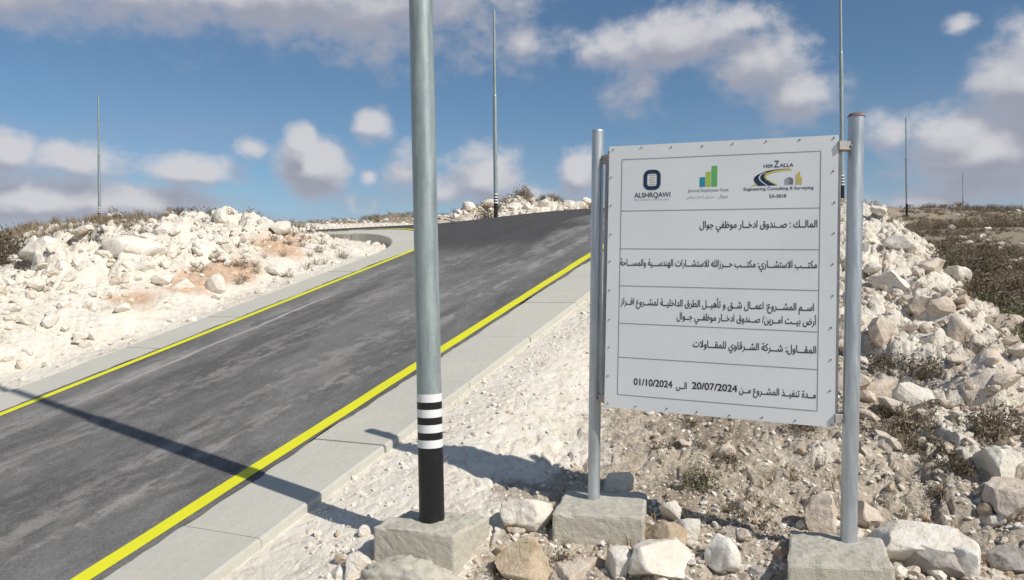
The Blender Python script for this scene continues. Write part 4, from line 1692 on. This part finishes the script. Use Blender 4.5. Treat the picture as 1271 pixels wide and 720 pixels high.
plants('scrub', 1500, scrub_t, 1040, 1290, 6, 22, lambda s_, t_, x, y: (t_ > -3.0) & (t_ < shoulder(s_) + 2) & (s_ > 6.2) & clump(x, y, .9, .30), .08, .22, M['shrub'], 'brown dry scrub between the rocks of the right ridge')
plants('scrub', 900, scrub_t, -30, 540, 17, 44, lambda s_, t_, x, y: ((t_ < -14.5) & (s_ < 15)) | ((s_ > far_edge(t_) + 1.5)), .15, .35, M['shrub'], 'brown scrub along the skyline on the left')
plants('scrub', 420, scrub_t, -30, 520, 12, 30, lambda s_, t_, x, y: (t_ < -13.2) & (t_ > -16) & (s_ < 15.3), .15, .4, M['dark'], 'dark dry weeds between the rocks of the left bank')
plants('scrub', 500, scrub_t, 545, 760, 31, 36, lambda s_, t_, x, y: (s_ > 27), .15, .35, M['shrub'], 'brown scrub on top of the mound beyond the road')
plants('dry_grass', 900, grass_t, 640, 1290, 4.6, 12, lambda s_, t_, x, y: (t_ > -1.9) & (t_ < shoulder(s_) + 3) & clump(x, y, 1.1, .12), .05, .14, M['straw'], 'wisps of dry grass on the right verge')
plants('scrub', 1500, scrub_t, 600, 1290, 4.8, 14, lambda s_, t_, x, y: (t_ > -2.3) & (t_ < shoulder(s_) + 3) & clump(x, y, 1.3, .22), .05, .15, M['dark'], 'small dark dry weeds on the right verge')
plants('scrub', 260, scrub_t, 200, 460, 13, 20, lambda s_, t_, x, y: (t_ < -10.3) & (t_ > -12.8) & (s_ < 15.4) & clump(x, y, .9, .05), .10, .25, M['shrub'], 'dry weeds on the reddish earth of the left bank')


def shrub(px, py, D, size, mat, label, n=90, hgt=.8, group=None, dens=True):
    if D is None:
        X, Y, Z = land(px, py, 3.5, 90)
    else:
        d = ray(px, py)
        X, Y = d[0] * D, D
        Z = gz(X, Y)
    t = thing('shrub', label, 'shrub', (X, Y, Z), group)
    sd_ = int(px * 7 + py)
    r = np.random.default_rng(sd_)
    V, Fa = tuft(sd_, n, hgt, .55, .006)
    V = V * size
    obj('twigs', mesh_np('twigs', V, Fa), M['dark'] if mat != 'straw' else M['straw'], t)
    m = n * 14
    a = r.uniform(0, 6.283, m)
    el_ = np.arccos(r.uniform(0, 1, m))
    rad = r.uniform(.35, 1, m) ** .5 * (.8 + .25 * np.sin(a * 3 + sd_) + .15 * np.sin(a * 7))
    P = np.stack([np.cos(a) * np.sin(el_) * rad * .62, np.sin(a) * np.sin(el_) * rad * .62, np.cos(el_) * rad * hgt], -1)
    u1, u2 = r.normal(size=(m, 3)) * .035, r.normal(size=(m, 3)) * .03
    V = np.stack([P, P + u1, P + u2], 1).reshape(-1, 3) * size
    obj('leaves', mesh_np('leaves', V, np.arange(len(V)).reshape(-1, 3)), M[mat], t)
    return t


shrub(868, 606, None, .30, 'green', 'small grey green shrub on the gravel right of the left sign footing', 60, .7)
shrub(905, 575, None, .20, 'dark', 'low dark dry shrub beside the pale stone below the sign', 50, .5)
shrub(1186, 588, None, .30, 'dark', 'dark twiggy shrub left of the bright curved white stone', 80, .5)
shrub(1232, 545, None, .42, 'shrub', 'brown bushy shrub at the right edge above the bright curved stone', 110, .8)
shrub(1165, 618, None, .20, 'dark', 'flat dark shrub above the broad flat slab', 50, .5)
shrub(1150, 470, None, .35, 'dark', 'dark dry shrub in a hollow of the ridge', 60, .6)
shrub(1100, 458, None, .40, 'dark', 'dry shrub on the ridge next to the right sign post', 60, .5)
shrub(995, 535, None, .30, 'shrub', 'brown dry shrub under the lower right corner of the sign', 60, .5)
shrub(650, 243, 32.0, .75, 'shrub', 'brown bush on top of the mound behind the road', 90, .7)
shrub(676, 246, 32.2, .6, 'green', 'grey green bush right of the brown bush on the mound', 90, .7)
shrub(603, 270, 27.6, .75, 'dark', 'narrow dark shrub at the foot of the far lamp pole by the asphalt', 90, 1.1)
shrub(210, 272, 24.0, .85, 'dark', 'dark bush on the skyline between the grassy hill and the white rocks', 90, .8)
shrub(180, 270, 26.0, .7, 'shrub', 'brown bush left of the dark skyline bush', 90, .7)
shrub(238, 272, 23.0, .6, 'green', 'grey green bush right of the dark skyline bush', 80, .7)
shrub(8, 322, 15.0, .95, 'dark', 'dark dry bush at the left edge beside the large rounded boulder', 110, .8)
shrub(350, 268, 20.0, .6, 'shrub', 'brown bush on the skyline above the reddish earth', 80, .6)
shrub(395, 268, 19.5, .5, 'shrub', 'small brown bush at the right end of the left bank', 80, .6)
shrub(1080, 256, 24.0, .7, 'shrub', 'brown bush at the top of the ridge right of the right post', 80, .6)
shrub(1215, 315, 24.0, 1.1, 'dark', 'big dark bush in the scrub field behind the ridge', 110, .6)
shrub(1150, 300, 30.0, 1.2, 'shrub', 'big brown bush in the scrub field close to the ridge', 110, .6)
shrub(1262, 345, 19.0, .9, 'shrub', 'brown bush at the right edge of the scrub field', 100, .6)
shrub(1190, 372, 17.5, .7, 'dark', 'dark bush below the lone white boulder in the field', 90, .6)
for k, (px, D) in enumerate(((100, 40), (108, 41), (116, 43), (137, 44), (142, 43), (151, 42))):
    shrub(px, 268, D, .42, 'dark', 'thin dark thistle on the skyline, %s of six near the far left pole' % ('leftmost', 'second from left', 'third from left', 'third from right', 'second from right', 'rightmost')[k], 7, 1.5, 'thistles beside the far left pole')
